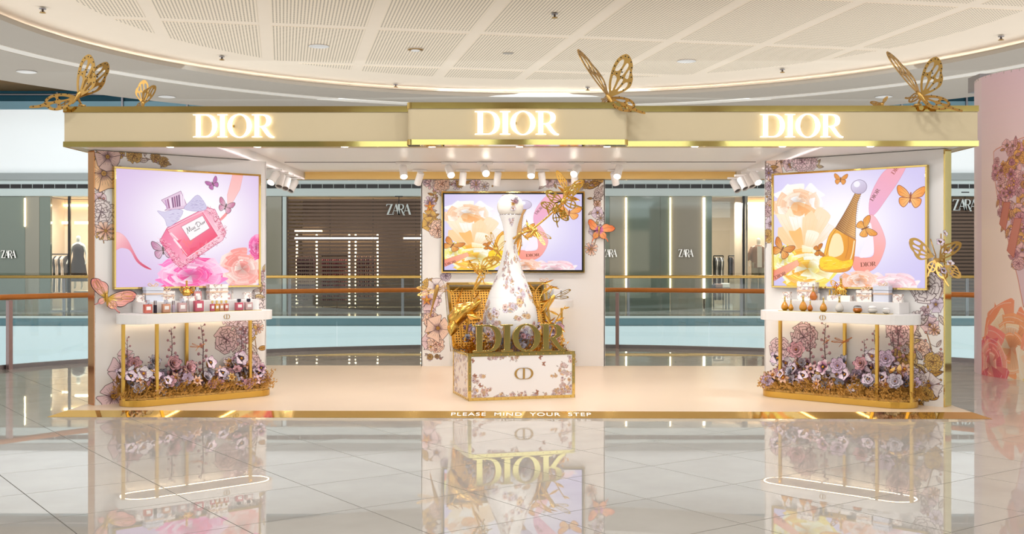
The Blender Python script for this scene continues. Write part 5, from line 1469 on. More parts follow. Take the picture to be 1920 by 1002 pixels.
def counter(fr, u0, u1, label, posts, seed, bedlabel, placed, stalks, flies, logo_px, riser_u, R=.24, gap=.01, TZ=.865, riser=True, dens=95):
    L = u1 - u0
    pos = wpos(fr, u0, R + gap)
    t = thing('display_counter', label, 'counter', pos, fr['rz'])
    MB().prism(stadium(L, R, 16, -.015), 0, .068).build('base', gold_satin, t, bevel=.004)
    MB().prism(stadium(L, R, 16, .012), TZ, TZ + .105).build('counter_top', white, t, bevel=.004)
    lm = MB()
    P0 = stadium(L, R, 16, -.022); P1 = stadium(L, R, 16, -.034)
    n = len(P0)
    lm.add([(x, y, TZ - .001) for x, y in P0] + [(x, y, TZ - .001) for x, y in P1], [(i, n + i, n + (i + 1) % n, (i + 1) % n) for i in range(n)])
    lm.build('led_strip', mat('counter_led', (255, 235, 205), .5, 0, (255, 230, 192), 13), t)
    for (x, y) in posts:
        MB().box(x - .016, x + .016, y - .016, y + .016, .066, TZ).build('post', gold_satin, t, bevel=.002)
    mg = MB()
    me = flat_mesh('monogram', [[(x * .052, z * .052 * 1.0) for x, z in c] for c in monogram()], .004, bronze)
    o = link('monogram', me, t); o.matrix_basis = Matrix.Translation((logo_px, -R - .0145, TZ + .052)) @ UPRIGHT
    if riser:
        MB().box(riser_u[0], riser_u[1], -.02, R - .01, TZ + .105, TZ + .225).build('riser', white, t, bevel=.003)
        MB().box(riser_u[0] + .08, riser_u[1] - .06, -R + .05, -.03, TZ + .105, TZ + .111).build('gilt_tray', gold, t)
    b = flower_bed((pos[0], pos[1], PZ + .068), fr['rz'], L, R, bedlabel, seed, placed, dens)
    g = random.Random(seed + 9)
    for (x, y, h) in stalks:
        o = link('bud_stalk', STALKS[g.randrange(3)], b); o.location = (x, y, .03); o.scale = (h * .9, h * .9, h); o.rotation_euler = (0, g.uniform(-.08, .08), g.uniform(0, 6))
    for (x, y, z, s_, rz_) in flies: small_dragonfly(b, (x, y, z), s_, rz_, mat('amber_wing', (206, 128, 60), .3, .5))
    return t
def stad_x(fr, px, u0, w): return u_at(fr, px, w) - u0
LU0 = .165; RCN = .24
def post_at(fr, px, u0, w): return (stad_x(fr, px, u0, w), RCN + .01 - w)
postsL = [post_at(FL, 231, LU0, .34), post_at(FL, 294, LU0, .455), post_at(FL, 350, LU0, .04), post_at(FL, 469, LU0, .38)]
cL = counter(FL, LU0, 1.915, 'left white display counter with gold posts holding pink perfumes', postsL, 11, 'gold moss and pale blossoms inside the left counter',
        [(.22, -.1, .27, .085, 1), (.72, -.1, .3, .08, 4), (.98, -.1, .34, .075, 0), (1.38, -.05, .36, .085, 0), (1.12, -.12, .22, .06, 3), (1.6, -.1, .24, .06, 2), (.2, .1, .36, .08, 4), (1.2, -.17, .17, .05, 9), (.45, -.18, .19, .055, 0), (1.52, .0, .3, .055, 0), (.62, .08, .34, .09, 4), (.4, .05, .38, .07, 7), (.35, -.2, .12, .06, 8)],
        [(.12, .1, .62), (.62, .12, .7), (1.02, .12, .72), (1.42, .1, .68), (1.5, .12, .66), (.36, .05, .4)], [(.88, .0, .5, .1, .6)], 1.1, (.24, 1.62))
RU0 = .16
RL1 = 1.93
postsR = [post_at(FRt, 1466, RU0, .38), post_at(FRt, 1587, RU0, .04), post_at(FRt, 1648, RU0, .455), post_at(FRt, 1713, RU0, .36)]
cR = counter(FRt, RU0 - .02, RL1, 'right white display counter with gold posts holding golden perfumes', postsR, 12, 'gold moss and pale blossoms inside the right counter',
        [(.42, -.02, .46, .1, 4), (.42, -.1, .26, .07, 3), (.2, -.06, .36, .08, 0), (.95, -.1, .32, .085, 5), (1.05, -.14, .24, .07, 0), (1.2, -.06, .36, .08, 4), (1.35, -.15, .2, .075, 6), (1.6, -.12, .2, .085, 6), (1.45, .0, .42, .09, 5), (.78, -.1, .3, .085, 2), (1.28, .02, .44, .08, 1), (.75, -.2, .12, .06, 8), (.58, -.18, .2, .06, 3), (.3, -.16, .2, .055, 0)],
        [(.52, .1, .72), (.7, .1, .74), (1.3, .12, .68), (1.48, .1, .68), (1.5, .14, .84), (1.14, .1, .58)], [(.95, .0, .56, .14, -.5), (.72, .08, .56, .1, .8)], .85, (.2, 1.6))
FC_ = face_frame(-.76, 16.08, 1, 0)
cB = counter(FC_, 0, 1.62, 'rear white counter half hidden behind the open trunk', [(.1, -.1), (.55, -.2), (1.0, -.2), (1.46, -.12)], 13, 'pale blossoms inside the rear counter', [(1.3, -.1, .4, .08, 4), (1.4, -.1, .26, .08, 2)], [(1.36, .1, .6)], [], .8, (.3, 1.25), dens=16)

# ================================================================== PERFUMES AND GIFT BOXES
pinkg = mat('pink_perfume_glass', (240, 160, 158), .06, 0, Transmission_Weight=.35, Coat_Weight=.5)
for nm_, c_ in (('coral', (232, 112, 92)), ('blush', (236, 192, 190)), ('rosy', (226, 92, 116)), ('amber', (236, 160, 30)), ('pearl', (244, 238, 230)), ('honey', (214, 118, 20)), ('apricot', (240, 168, 128)), ('lilac', (206, 190, 210))):
    noise_tint(mat('perfume_' + nm_, c_, .06, 0, Transmission_Weight=.3, Coat_Weight=.5), 9, .06)
noise_tint(pinkg, 9, .05)
clear = mat('clear_glass', (240, 240, 242), .03, 0, Transmission_Weight=.8, Coat_Weight=.3); noise_tint(clear, 9, .02)
labelm = noise_tint(mat('paper_label', (246, 242, 240), .6), 12, .03)
satin_bow = noise_tint(mat('bow_satin', (226, 196, 170), .35), 12, .1)
silver = noise_tint(mat('silver_cap', (196, 192, 200), .15, 1), 12, .05)
dark_tube = noise_tint(mat('dark_tube', (52, 44, 60), .2, .4), 12, .1)
pale_box = noise_tint(mat('pale_blue_box', (218, 222, 236), .5), 6, .03)
TOPZ = PZ + .865 + .105; RISZ = PZ + .865 + .225

def square_bottle(loc, rz, h, glass_, label, cap=silver, group=None, wide=1.0, bow=True):
    h *= 1.15
    t = thing('perfume_bottle', label, 'perfume bottle', loc, rz, group)
    w_ = h * .62 * wide; b = h * .68
    MB().box(-w_ / 2, w_ / 2, -w_ * .28, w_ * .28, 0, b).build('glass_body', glass_, t, bevel=h * .03)
    MB().box(-w_ * .28, w_ * .28, -w_ * .28 - .0015, -w_ * .28, b * .35, b * .75).build('paper_label', labelm, t)
    MB().lathe([(w_ * .16, b), (w_ * .16, b + h * .06)], 12).build('collar', silver, t, smooth=True)
    MB().box(-w_ * .2, w_ * .2, -w_ * .18, w_ * .18, b + h * .06, h).build('cap', cap, t, bevel=h * .02)
    if bow:
        bw = MB()
        for sx in (-1, 1): bw.prism([(0, b + h * .03), (sx * w_ * .34, b + h * .13), (sx * w_ * .34, b - h * .02)][::sx], -.004, .004)
        M = bw; M.v = [(x, z - w_ * .2, y) for x, y, z in M.v]; bw.build('bow', silver, t)
    return t
def tube_bottle(loc, rz, h, m_, label, cap=silver, r=.16):
    h *= 1.1
    t = thing('perfume_bottle', label, 'perfume bottle', loc, rz)
    MB().lathe([(h * r, 0), (h * r, h * .62), (h * r * .9, h * .64)], 16).build('barrel', m_, t, smooth=False)
    MB().lathe([(h * r * .92, h * .64), (h * r * .92, h * .98), (0, h)], 16).build('cap', cap, t)
    return t
def drop_bottle(loc, h, m_, label, neck=gold, ball=None, wide=1.0, group=None):
    h *= 1.1; wide *= 1.15
    t = thing('perfume_bottle', label, 'perfume bottle', loc, 0, group)
    w_ = h * .2 * wide
    MB().lathe([(w_ * .5, 0), (w_ * .85, h * .06), (w_, h * .17), (w_ * .92, h * .28), (w_ * .62, h * .42), (w_ * .3, h * .52)], 20).build('glass_body', m_, t, smooth=True)
    MB().lathe([(w_ * .32, h * .5), (w_ * .26, h * .56), (w_ * .2, h * .68), (w_ * .22, h * .8), (w_ * .26, h * .84)], 14).build('ringed_neck', neck, t, smooth=True)
    MB().ell((0, 0, h * .91), (h * .075,) * 3, 12, 8).build('stopper', ball or clear, t, smooth=True)
    return t
def round_jar(loc, d, m_, lid, label):
    t = thing('cream_jar', label, 'jar', loc)
    MB().lathe([(d * .28, 0), (d * .46, d * .12), (d * .5, d * .3), (d * .42, d * .5)], 20).build('jar_body', m_, t, smooth=True)
    MB().lathe([(d * .43, d * .5), (d * .43, d * .62), (d * .3, d * .76), (0, d * .8)], 20).build('lid', lid, t, smooth=True)
    return t
def gift_box(loc, rz, w_, d, h, m_, label, ribbon=satin_bow, bow=False, lid=True, stack=1):
    t = thing('gift_box', label, 'gift box', loc, rz)
    def uvbox(mb, x0, x1, y0, y1, z0, z1, s_=6):
        mb.box(x0, x1, y0, y1, z0, z1)
        sz = [(x1 - x0, y1 - y0), (x1 - x0, y1 - y0), (x1 - x0, z1 - z0), (y1 - y0, z1 - z0), (x1 - x0, z1 - z0), (y1 - y0, z1 - z0)]
        for q in range(6): a, b = sz[q]; mb.uv[-6 + q] = [(0, 0), (a * s_, 0), (a * s_, b * s_), (0, b * s_)]
    mb = MB(); uvbox(mb, -w_ / 2, w_ / 2, -d / 2, d / 2, 0, h * (.72 if lid else 1)); mb.build('box_body', m_, t)
    if lid: mb = MB(); uvbox(mb, -w_ / 2 - .003, w_ / 2 + .003, -d / 2 - .003, d / 2 + .003, h * .74, h); mb.build('lid', m_, t)
    if ribbon: MB().box(-w_ / 2 - .004, w_ / 2 + .004, -d / 2 - .005, d / 2 + .005, h * .46, h * .56).build('ribbon', ribbon, t)
    if bow:
        for sx in (-1, 1):
            q = MB(); q.tube(smooth_open([(0, 0, h), (sx * w_ * .18, 0, h + .035), (sx * w_ * .3, 0, h + .02), (sx * w_ * .15, -.01, h + .004), (0, 0, h)], 3), .006, 6); q.build('bow_loop', ribbon, t, smooth=True)
        MB().box(-.012, .012, -.012, .012, h, h + .02).build('bow_knot', ribbon, t, bevel=.003)
    return t
def put(fr, px, w, z, pyb=None):
    return wpos(fr, u_at(fr, px, w), w, z)
rL, rR = FL['rz'], FRt['rz']
W1, W2 = .12, .36       # riser row, tray row (distance from the wall)
TR = TOPZ + .0065
# left counter, riser
gift_box(put(FL, 262, W1, RISZ), rL, .09, .05, .075, floral_box, 'small floral card box at the left end of the left riser', ribbon=None, lid=False)
gift_box(put(FL, 287, W1, RISZ), rL, .19, .09, .16, pale_box, 'pale blue gift box with upright satin ribbon on the left riser', bow=True)
gift_box(put(FL, 312, W1, RISZ), rL, .155, .08, .11, floral_box, 'low floral gift box with bow on the left riser', bow=True)
gift_box(put(FL, 351, W1, RISZ), rL, .14, .09, .05, floral_box, 'flat floral plinth under the gold winged bottle', ribbon=None, lid=False)
drop_bottle((*put(FL, 350, W1, 0)[:2], RISZ + .0505), .16, gold_leaf, 'gold drop bottle with gilt wings on the floral plinth', neck=gold_leaf, ball=gold_leaf, wide=1.25)
def gilt_wings(pos, s, label):
    t = thing('gilt_ornament', label, 'ornament', pos)
    for sx in (-1, 1):
        wing_obj(t, 'fore', (0, .035, 0), (sx * s, -.02, s * .55), (0, 0, s), gold_leaf, .003)
        wing_obj(t, 'hind', (0, .035, 0), (sx * s * .8, -.02, s * .05), (0, 0, s), gold_leaf, .003)
    MB().tube([(0, .035, -.03), (0, .035, s * .5)], .006, 6).build('stem', gold_leaf, t)
    return t
p_ = put(FL, 350, W1, RISZ + .08); gilt_wings(p_, .09, 'gilt wings spread behind the gold bottle on the left riser')
square_bottle(put(FL, 369, W1, RISZ), rL, .13, pinkg, 'pink square bottle beside the gold winged bottle')
gift_box(put(FL, 407, W1 - .02, RISZ), rL, .22, .09, .175, floral_box, 'tall floral gift box pair banded with gold ribbon on the left riser')
square_bottle(put(FL, 427, W1, RISZ), rL, .085, mat('perfume_blush'), 'small pale pink bottle right of the tall floral box')
tube_bottle(put(FL, 436, W1, RISZ), rL, .1, mat('perfume_pearl'), 'slim clear vial right of the tall floral box', r=.1)
gift_box(put(FL, 463, W1, RISZ), rL, .09, .05, .075, floral_box, 'small floral card box at the right end of the left riser', ribbon=None, lid=False)
# left counter, tray
square_bottle(put(FL, 277, W2, TR), rL, .12, mat('perfume_coral'), 'coral square bottle with silver bow, first on the left tray')
tube_bottle(put(FL, 291, W2, TR), rL, .12, dark_tube, 'dark travel spray beside the coral bottle on the left tray', r=.14)
square_bottle(put(FL, 311, W2, TR), rL, .12, mat('perfume_apricot'), 'apricot square bottle with silver bow on the left tray')
tube_bottle(put(FL, 325, W2, TR), rL, .115, mat('perfume_lilac'), 'lilac travel spray between apricot and blush bottles', r=.14)
square_bottle(put(FL, 341, W2, TR), rL, .13, mat('perfume_blush'), 'blush square bottle in the middle of the left tray')
tube_bottle(put(FL, 352, W2, TR), rL, .115, silver, 'silver travel spray right of the blush bottle', r=.13)
square_bottle(put(FL, 372, W2, TR), rL, .15, mat('perfume_rosy'), 'tall rose pink bottle with white cap on the left tray', cap=white, bow=False, wide=.95)
for px, m_, l in ((398, 'perfume_rosy', 'rosy red'), (406.5, 'perfume_amber', 'amber'), (415, 'perfume_apricot', 'apricot'), (424, 'perfume_coral', 'coral')):
    square_bottle(put(FL, px, W2, TR), rL, .1, mat(m_), l + ' miniature bottle in the row of four on the left tray', cap=gold, bow=False, wide=.7)
square_bottle(put(FL, 448, W2, TR), rL, .11, mat('perfume_rosy'), 'deep pink bottle with dark cap near the right end of the left tray', cap=dark_tube, bow=False, wide=1.1)
square_bottle(put(FL, 466, W2, TR), rL, .11, mat('perfume_blush'), 'pale pink bottle with dark cap, last on the left tray', cap=dark_tube, bow=False, wide=1.1)
# right counter, riser
gift_box(put(FRt, 1476, W1, RISZ), rR, .09, .05, .085, floral_box, 'small floral card box at the left end of the right riser', ribbon=None, lid=False)
gift_box(put(FRt, 1515, W1 - .02, RISZ), rR, .22, .09, .2, floral_box, 'tall floral gift box pair banded with gold ribbon on the right riser')
drop_bottle(put(FRt, 1525, W1 + .08, RISZ), .17, mat('perfume_honey'), 'golden drop bottle before the tall floral box on the right riser')
tube_bottle(put(FRt, 1535, W1 + .05, RISZ), rR, .11, mat('perfume_pearl'), 'slim clear vial beside the tall floral box on the right riser', r=.1)
gift_box(put(FRt, 1576, W1, RISZ), rR, .27, .1, .06, floral_box, 'flat floral plinth under small gold letters on the right riser', ribbon=None, lid=False)
p_ = put(FRt, 1553.5, W1 + .03, RISZ + .0605)
tl = thing('gold_lettering', 'small gold serif lettering standing on the right riser plinth', 'lettering', p_, rR)
for cs in WORD:
    o = link('letter', flat_mesh('letter', [[(x * .062, y * .062) for x, y in c] for c in cs], .014, gold_satin), tl); o.matrix_basis = UPRIGHT
drop_bottle((*put(FRt, 1577, W1 - .03, 0)[:2], RISZ + .0605), .2, gold_leaf, 'tall gold drop bottle above the small lettering', neck=gold_leaf, wide=1.2)
gilt_wings((*put(FRt, 1577, W1 - .05, 0)[:2], RISZ + .14), .12, 'gilt butterfly wings spread behind the tall gold bottle')
gift_box(put(FRt, 1623, W1, RISZ), rR, .17, .09, .12, floral_box, 'low floral gift box with bow on the right riser', bow=True)
gift_box(put(FRt, 1655, W1, RISZ), rR, .17, .09, .17, pale_box, 'pale blue gift box with upright satin ribbon on the right riser', bow=True)
gift_box(put(FRt, 1684, W1, RISZ), rR, .1, .05, .085, floral_box, 'small floral card box at the right end of the right riser', ribbon=None, lid=False)
# right counter, tray
for px, h, m_, l in ((1471.5, .165, 'perfume_amber', 'tall amber drop bottle, first on the right tray'), (1483, .12, 'perfume_amber', 'small amber drop bottle beside the first tall one'),
                     (1506, .18, 'perfume_amber', 'largest amber drop bottle on the right tray'), (1519, .12, 'perfume_honey', 'small orange drop bottle right of the largest one'),
                     (1544, .16, 'perfume_amber', 'amber drop bottle before the small gold letters')):
    drop_bottle(put(FRt, px, W2, TR), h, mat(m_), l)
drop_bottle(put(FRt, 1574, W2, TR), .18, mat('perfume_pearl'), 'milky white drop bottle in the middle of the right tray')
round_jar(put(FRt, 1608, W2, TR), .1, mat('perfume_honey'), clear, 'round orange flask with clear top on the right tray')
round_jar(put(FRt, 1636, W2, TR), .1, mat('perfume_pearl'), white, 'round white cream jar right of the orange flask')
round_jar(put(FRt, 1662, W2, TR), .08, mat('perfume_pearl'), white, 'smaller white cream jar, last on the right tray')
# rear counter
gift_box(put(FC_, 1020, W1, RISZ), 0, .2, .09, .15, floral_box, 'floral gift box with bow on the rear counter', bow=True)
gift_box(put(FC_, 1046, W1, RISZ - .119), 0, .12, .08, .15, labelm, 'plain white box at the right end of the rear counter', ribbon=None)
tube_bottle(put(FC_, 1052, W2, TR), 0, .12, mat('perfume_pearl'), 'slim white vial on the rear counter', r=.12)

# ================================================================== TRUNK, SCULPTURE, GILDED BRANCHES
TRZ = math.radians(15.5); TO = Vector((-.476, 12.11, PZ))
tr = thing('trunk', 'open floral trunk with studded mirror-gold edges in the centre of the stage', 'trunk', TO, TRZ)
TW, TD, TH = 1.225, .78, .517
def shellbox(t, W, D, H, fm, sm):
    mb = MB(); mb.box(.005, W - .005, .006, D - .006, .005, .03)
    mb.box(.006, .03, .006, D - .006, .02, H - .005); mb.box(W - .03, W - .006, .006, D - .006, .02, H - .005)
    mb.box(.006, W - .006, .006, .03, .02, H - .005); mb.box(.006, W - .006, D - .03, D - .006, .02, H - .005)
    mb.build('box_body', white, t)
    MB().quad((.02, .005, .02), (W - .02, .005, .02), (W - .02, .005, H - .02), (.02, .005, H - .02)).build('front_print', fm, t)
    MB().quad((.005, D - .02, .02), (.005, .02, .02), (.005, .02, H - .02), (.005, D - .02, H - .02)).build('side_print', sm, t)
    e = .034; q = MB()
    for z in (0, H - e):
        q.box(0, W, 0, .008, z, z + e); q.box(0, W, D - .008, D, z, z + e); q.box(0, .008, 0, D, z, z + e); q.box(W - .008, W, 0, D, z, z + e)
    for x in (0, W - e):
        for y in (0, D - .008): q.box(x, x + e, y - (.0005 if y == 0 else 0), y + .008, e, H - e)
    for x in (-.0005, W - .008):
        for y in (0, D - e): q.box(x, x + .008, y, y + e, e, H - e)
    q.box(0, W, 0, e, H - .002, H + .004); q.box(0, W, D - e, D, H - .002, H + .004); q.box(0, e, e, D - e, H - .002, H + .004); q.box(W - e, W, e, D - e, H - .002, H + .004)
    q.build('gold_edging', gold, t)
shellbox(tr, TW, TD, TH, trunk_front_m, trunk_side_m)
stud_me = MB(Matrix.Rotation(PI / 2, 4, 'X')).lathe([(.007, 0), (.005, .004), (0, .005)], 8).mesh('stud', gold_satin, True)
for k in range(15):
    for z in (.017, TH - .017):
        o = link('stud', stud_me, tr); o.location = (.05 + k * (TW - .1) / 14, 0, z)
for z in [.09 + .07 * k for k in range(6)]:
    for x in (.017, TW - .017): o = link('stud', stud_me, tr); o.location = (x, 0, z)
for k in range(9):
    for z in (.017, TH - .017):
        o = link('stud', stud_me, tr); o.location = (0, .05 + k * (TD - .1) / 8, z); o.rotation_euler = (0, 0, -PI / 2)
me = flat_mesh('monogram', [[(x * .15, z * .125) for x, z in c] for c in monogram()], .006, bronze)
o = link('monogram', me, tr); o.matrix_basis = Matrix.Translation((TW * .515, .001, .285)) @ UPRIGHT
MB().box(.03, TW - .03, .03, TD - .03, TH - .12, TH - .1).build('inner_tray', gold_satin, tr)
# lid: cane lined, leaning back
cane = mat('gold_cane', (196, 142, 52), .35, .6)
def cane_nodes():
    n, l, b = nodes(cane)
    tc = n.new('ShaderNodeTexCoord'); sc = n.new('ShaderNodeVectorMath'); sc.operation = 'SCALE'; sc.inputs['Scale'].default_value = 1 / .032
    fr = n.new('ShaderNodeVectorMath'); fr.operation = 'FRACTION'; sb = n.new('ShaderNodeVectorMath'); sb.operation = 'SUBTRACT'; sb.inputs[1].default_value = (.5, 0, .5)
    ml = n.new('ShaderNodeVectorMath'); ml.operation = 'MULTIPLY'; ml.inputs[1].default_value = (1, 0, 1)
    ln = n.new('ShaderNodeVectorMath'); ln.operation = 'LENGTH'; lt = n.new('ShaderNodeMath'); lt.operation = 'LESS_THAN'; lt.inputs[1].default_value = .3
    mx = n.new('ShaderNodeMix'); mx.data_type = 'RGBA'; mx.inputs[6].default_value = (*lin((206, 152, 60)), 1); mx.inputs[7].default_value = (*lin((74, 44, 14)), 1)
    l.new(tc.outputs['Object'], sc.inputs[0]); l.new(sc.outputs[0], fr.inputs[0]); l.new(fr.outputs[0], sb.inputs[0]); l.new(sb.outputs[0], ml.inputs[0]); l.new(ml.outputs[0], ln.inputs[0])
    l.new(ln.outputs['Value'], lt.inputs[0]); l.new(lt.outputs[0], mx.inputs[0]); l.new(mx.outputs[2], b.inputs['Base Color'])
cane_nodes()
LM = Matrix.Translation((0, TD, TH + .004)) @ Matrix.Rotation(math.radians(-24), 4, 'X')
def lidpart(nm, mb, m_):
    o = mb.build(nm, m_, tr); o.matrix_basis = LM; return o
LH = .82; LT = .13
lid = lidpart('lid', MB().box(0, TW, LT - .015, LT, 0, LH).box(0, .015, 0, LT, 0, LH).box(TW - .015, TW, 0, LT, 0, LH).box(.015, TW - .015, 0, LT, LH - .015, LH), white)
lidpart('cane_lining', MB().box(.05, TW - .05, LT - .03, LT - .016, .03, LH - .06), cane)
q = MB(); e = .03
for x in (-.002, TW - e + .002): q.box(x, x + e, -.003, .004, 0, LH)
q.box(0, TW, -.003, .004, LH - e, LH + .002)
for x in (-.003, TW - .001): q.box(x, x + .004, LT - e, LT + .002, 0, LH)
q.box(.015, .05, LT - .05, LT - .03, .0, LH - .015); q.box(TW - .05, TW - .015, LT - .05, LT - .03, .0, LH - .015); q.box(.05, TW - .05, LT - .05, LT - .03, LH - .07, LH - .015)
lidpart('lid_edging', q, gold)
t_ = MB(); t_.quad((-.0035, LT - .03, .02), (-.0035, .02, .02), (-.0035, .02, LH - .02), (-.0035, LT - .03, LH - .02)); lidpart('lid_side_print', t_, trunk_side_m)
# gold letters along the trunk's front edge
tl = thing('gold_lettering', 'large mirror-gold serif letters standing on the front of the trunk', 'lettering', TO + Vector((0, 0, TH + .0045)), TRZ)
hL = .292
for cs in WORD:
    o = link('letter', flat_mesh('letter', [[(x * hL, y * hL) for x, y in c] for c in cs], .05, gold, .003), tl)
    o.matrix_basis = Matrix.Translation((.06, .035, .012)) @ UPRIGHT
MB().box(.05, .06 + 3.63 * hL, .015, .055, 0, .006).build('foot_bar', gold, tl)

# giant bottle
BX, BY, BZ = -.02, 12.72, PZ + TH - .099
sB = F / BY
sil = [(658, 34), (648, 40), (636, 46), (620, 50), (604, 51.5), (590, 50.5), (575, 47.5), (560, 43), (545, 37.5), (530, 31.5), (515, 25.5), (500, 20.5), (485, 16.2), (470, 13.2), (455, 11.6), (442, 11.4), (430, 12.6), (420, 14.6), (411, 17.5), (404, 20)]
t = thing('bottle_sculpture', 'giant white floral perfume bottle sculpture rising from the trunk', 'sculpture', (BX, BY, BZ))
def zz(py): return EYE - (py - 487) / sB - BZ
prof = [(.9 * 34 / sB, 0)] + [(r / sB, zz(py)) for py, r in sil]
ss = smooth_open(prof, 6)
ribbed = []
for i, (r, z) in enumerate(ss):
    ribbed.append((r + (.0035 if (i % 2 == 0 and z > zz(560)) else 0), z))
mb = MB(); mb.lathe(ribbed, 64, uv=True); mb.build('flask', bottle_print, t, smooth=True)
mb = MB(); r0 = 24.6 / sB; zc = zz(388)
hp = [(r0 * math.sin(a), zc - r0 * .98 * math.cos(a)) for a in [PI * .27 + (PI * .73) * i / 18 for i in range(19)]]
mb.lathe([(r_, z_) for r_, z_ in hp], 48); mb.build('ball_stopper', mat('pearl_white', (244, 238, 230), .2, Coat_Weight=.5), t, smooth=True)
MB().lathe([(20.2 / sB, zz(404)), (20.8 / sB, zz(403)), (19 / sB, zz(402))], 40).build('seam_ring', silver, t, smooth=True)
for k in range(8):
    g = random.Random(k); nm, me = BLOOMS[(k * 3) % len(BLOOMS)]
    a = -1.25 + g.uniform(-.22, .22); b_ = .1 + g.uniform(-.35, .45)
    n_ = Vector((math.cos(a) * math.cos(b_), math.sin(a) * math.cos(b_), math.sin(b_)))
    o = link('jewel_flower', me, t); o.location = Vector((0, 0, zc)) + n_ * (r0 + .004); o.scale = (.032,) * 3
    o.rotation_euler = n_.to_track_quat('Z', 'Y').to_euler()

# flowers packed round the bottle foot
bedm = thing('trunk_bouquet', 'pale blossoms and gold filigree heaped in the trunk round the bottle', 'bouquet', TO + Vector((0, 0, TH - .0995)), TRZ)
g = random.Random(31)
mb = MB()
for k in range(700):
    x, y = g.uniform(.05, TW - .05), g.uniform(.06, TD - .05); h = g.uniform(.05, .26)
    mb.add([(x - .003, y, 0), (x + .003, y, 0), (x + g.uniform(-.05, .05), y, h)], [(0, 1, 2)])
    for q_ in range(3):
        c = (x + g.uniform(-.04, .04), y + g.uniform(-.03, .03), h + g.uniform(-.04, .02)); s_ = g.uniform(.006, .014)
        mb.add([(c[0] - s_, c[1], c[2]), (c[0] + s_, c[1], c[2] + s_), (c[0], c[1] - s_, c[2] + s_), (c[0], c[1] + s_, c[2] - s_)], [(0, 1, 2), (0, 3, 1)])
o = mb.build('filigree', gold_leaf, bedm); o['kind'] = 'stuff'
for k in range(70):
    x = g.uniform(.07, TW - .07); y = g.uniform(.1, .6)
    if (x - .5) ** 2 + (y - .48) ** 2 < .2 ** 2: continue
    nm, me = BLOOMS[g.choice([0, 1, 4, 5, 6, 7, 8, 9, 10])]
    o = link(nm, me, bedm); o.location = (x, y, g.uniform(.12, .3) + (.08 if x < .3 or x > .95 else 0)); o.scale = (g.uniform(.04, .075),) * 3; o.rotation_euler = (g.uniform(.7, 1.4), 0, g.uniform(-.6, .6))

def branch(label, pts, D0, D1, r=.012, leaves=(), m_=gold_leaf, name='gilded_branch'):
    P = [pt(px, py, D0 + (D1 - D0) * i / (len(pts) - 1)) for i, (px, py) in enumerate(pts)]
    o0 = P[0].copy(); t = thing(name, label, 'branch', o0)
    L = smooth_open([tuple(p - o0) for p in P], 6)
    MB().tube(L, [r * (1 - .6 * i / len(L)) for i in range(len(L))], 7).build('twig', m_, t, smooth=True)
    for f, dx, dy, w_ in leaves:
        b_ = Vector(L[int(f * (len(L) - 1))]); s_ = F / D0
        U = Vector((dx / s_, -.02, -dy / s_)); u = U.normalized(); V = u.cross(Vector((0, 1, .3))).normalized(); n_ = U.length
        lv = MB()
        lv.grid(lambda a, b: tuple(b_ + U * b + V * (a - .5) * w_ * .45 / s_ * math.sin(PI * min(1, .04 + b * .96)) + Vector((0, -1, 0)) * .1 * n_ * ((a - .5) ** 2 * 1.6 + b * b * .5)), 4, 7)
        lv.build('leaf', m_, t, smooth=True)
    return t
def fly(label, px, py, D, body_v, wings_, m_=gold_leaf, kinds='fly', cat='dragonfly', th=.004):
    s_ = F / D
    t = thing(cat.replace(' ', '_'), label, cat, pt(px, py, D))
    V3 = lambda q: Vector((q[0] / s_, q[2], -q[1] / s_))
    for w_ in wings_:
        kind = w_[2] if len(w_) > 2 else kinds
        wing_obj(t, kind, V3((w_[0][3], w_[0][4], 0)) if len(w_[0]) > 3 else (0, 0, 0), V3(w_[0][:3]), V3(w_[1]), m_, th)
    a, b = V3((-body_v[0] * .25, -body_v[1] * .25, 0)), V3(body_v)
    MB().tube([a, a.lerp(b, .12), a.lerp(b, .3), a.lerp(b, .6), b], [.012, .026, .024, .012, .006], 8).build('body', m_, t, smooth=True)
    return t
branch('gilded branch reaching right from the bottle neck across the screen', [(962, 448), (975, 440), (1000, 428), (1030, 404), (1052, 382), (1070, 356), (1078, 340)], 12.62, 12.5, .014,
       [(.3, -4, -22, 8), (.35, 10, 22, 14), (.5, -6, -20, 9), (.62, 14, 18, 16), (.75, 26, 8, 16), (.8, -20, -14, 12), (.9, 22, -8, 12), (.2, 14, 14, 8), (.7, 6, 40, 6)])
fly('gold butterfly at the tip of the right gilded branch', 1056, 378, 12.46, (10, -26, 0), [((26, -34, -.05), (20, 10, 0), 'fore'), ((-34, -16, 0), (6, -20, 0), 'fore'), ((34, 12, -.05), (10, 16, 0), 'hind'), ((-26, 20, 0), (14, 10, 0), 'hind')], cat='butterfly')
fly('smaller upright gold butterfly above the right gilded branch', 1062, 360, 12.5, (-4, 16, 0), [((-16, -40, -.04), (-10, 4, .1), 'fore'), ((34, -18, .1), (8, -20, 0), 'fore'), ((16, 14, 0), (10, -12, 0), 'hind')], cat='butterfly')
fly('openwork gold butterfly hanging below the right branch tip', 1040, 396, 12.5, (6, -18, 0), [((-24, -18, 0), (-6, 14, 0), 'fore'), ((28, 14, 0), (8, 14, 0), 'fore'), ((6, 30, 0), (14, 4, 0), 'hind')], cat='butterfly')
fly('gold dragonfly on the right gilded branch beside the bottle neck', 1003, 432, 12.5, (-14, 16, 0), [((30, 16, -.05), (6, -10, 0)), ((18, 28, -.05), (10, -6, 0)), ((-16, -14, .05), (6, -10, 0))])
fly('dark gold dragonfly clinging left of the dragonfly branch', 974, 440, 12.55, (-10, 18, 0), [((14, -20, 0), (8, 6, 0)), ((4, 22, 0), (8, 0, 0)), ((-8, 18, 0), (8, 0, 0))], bronze)
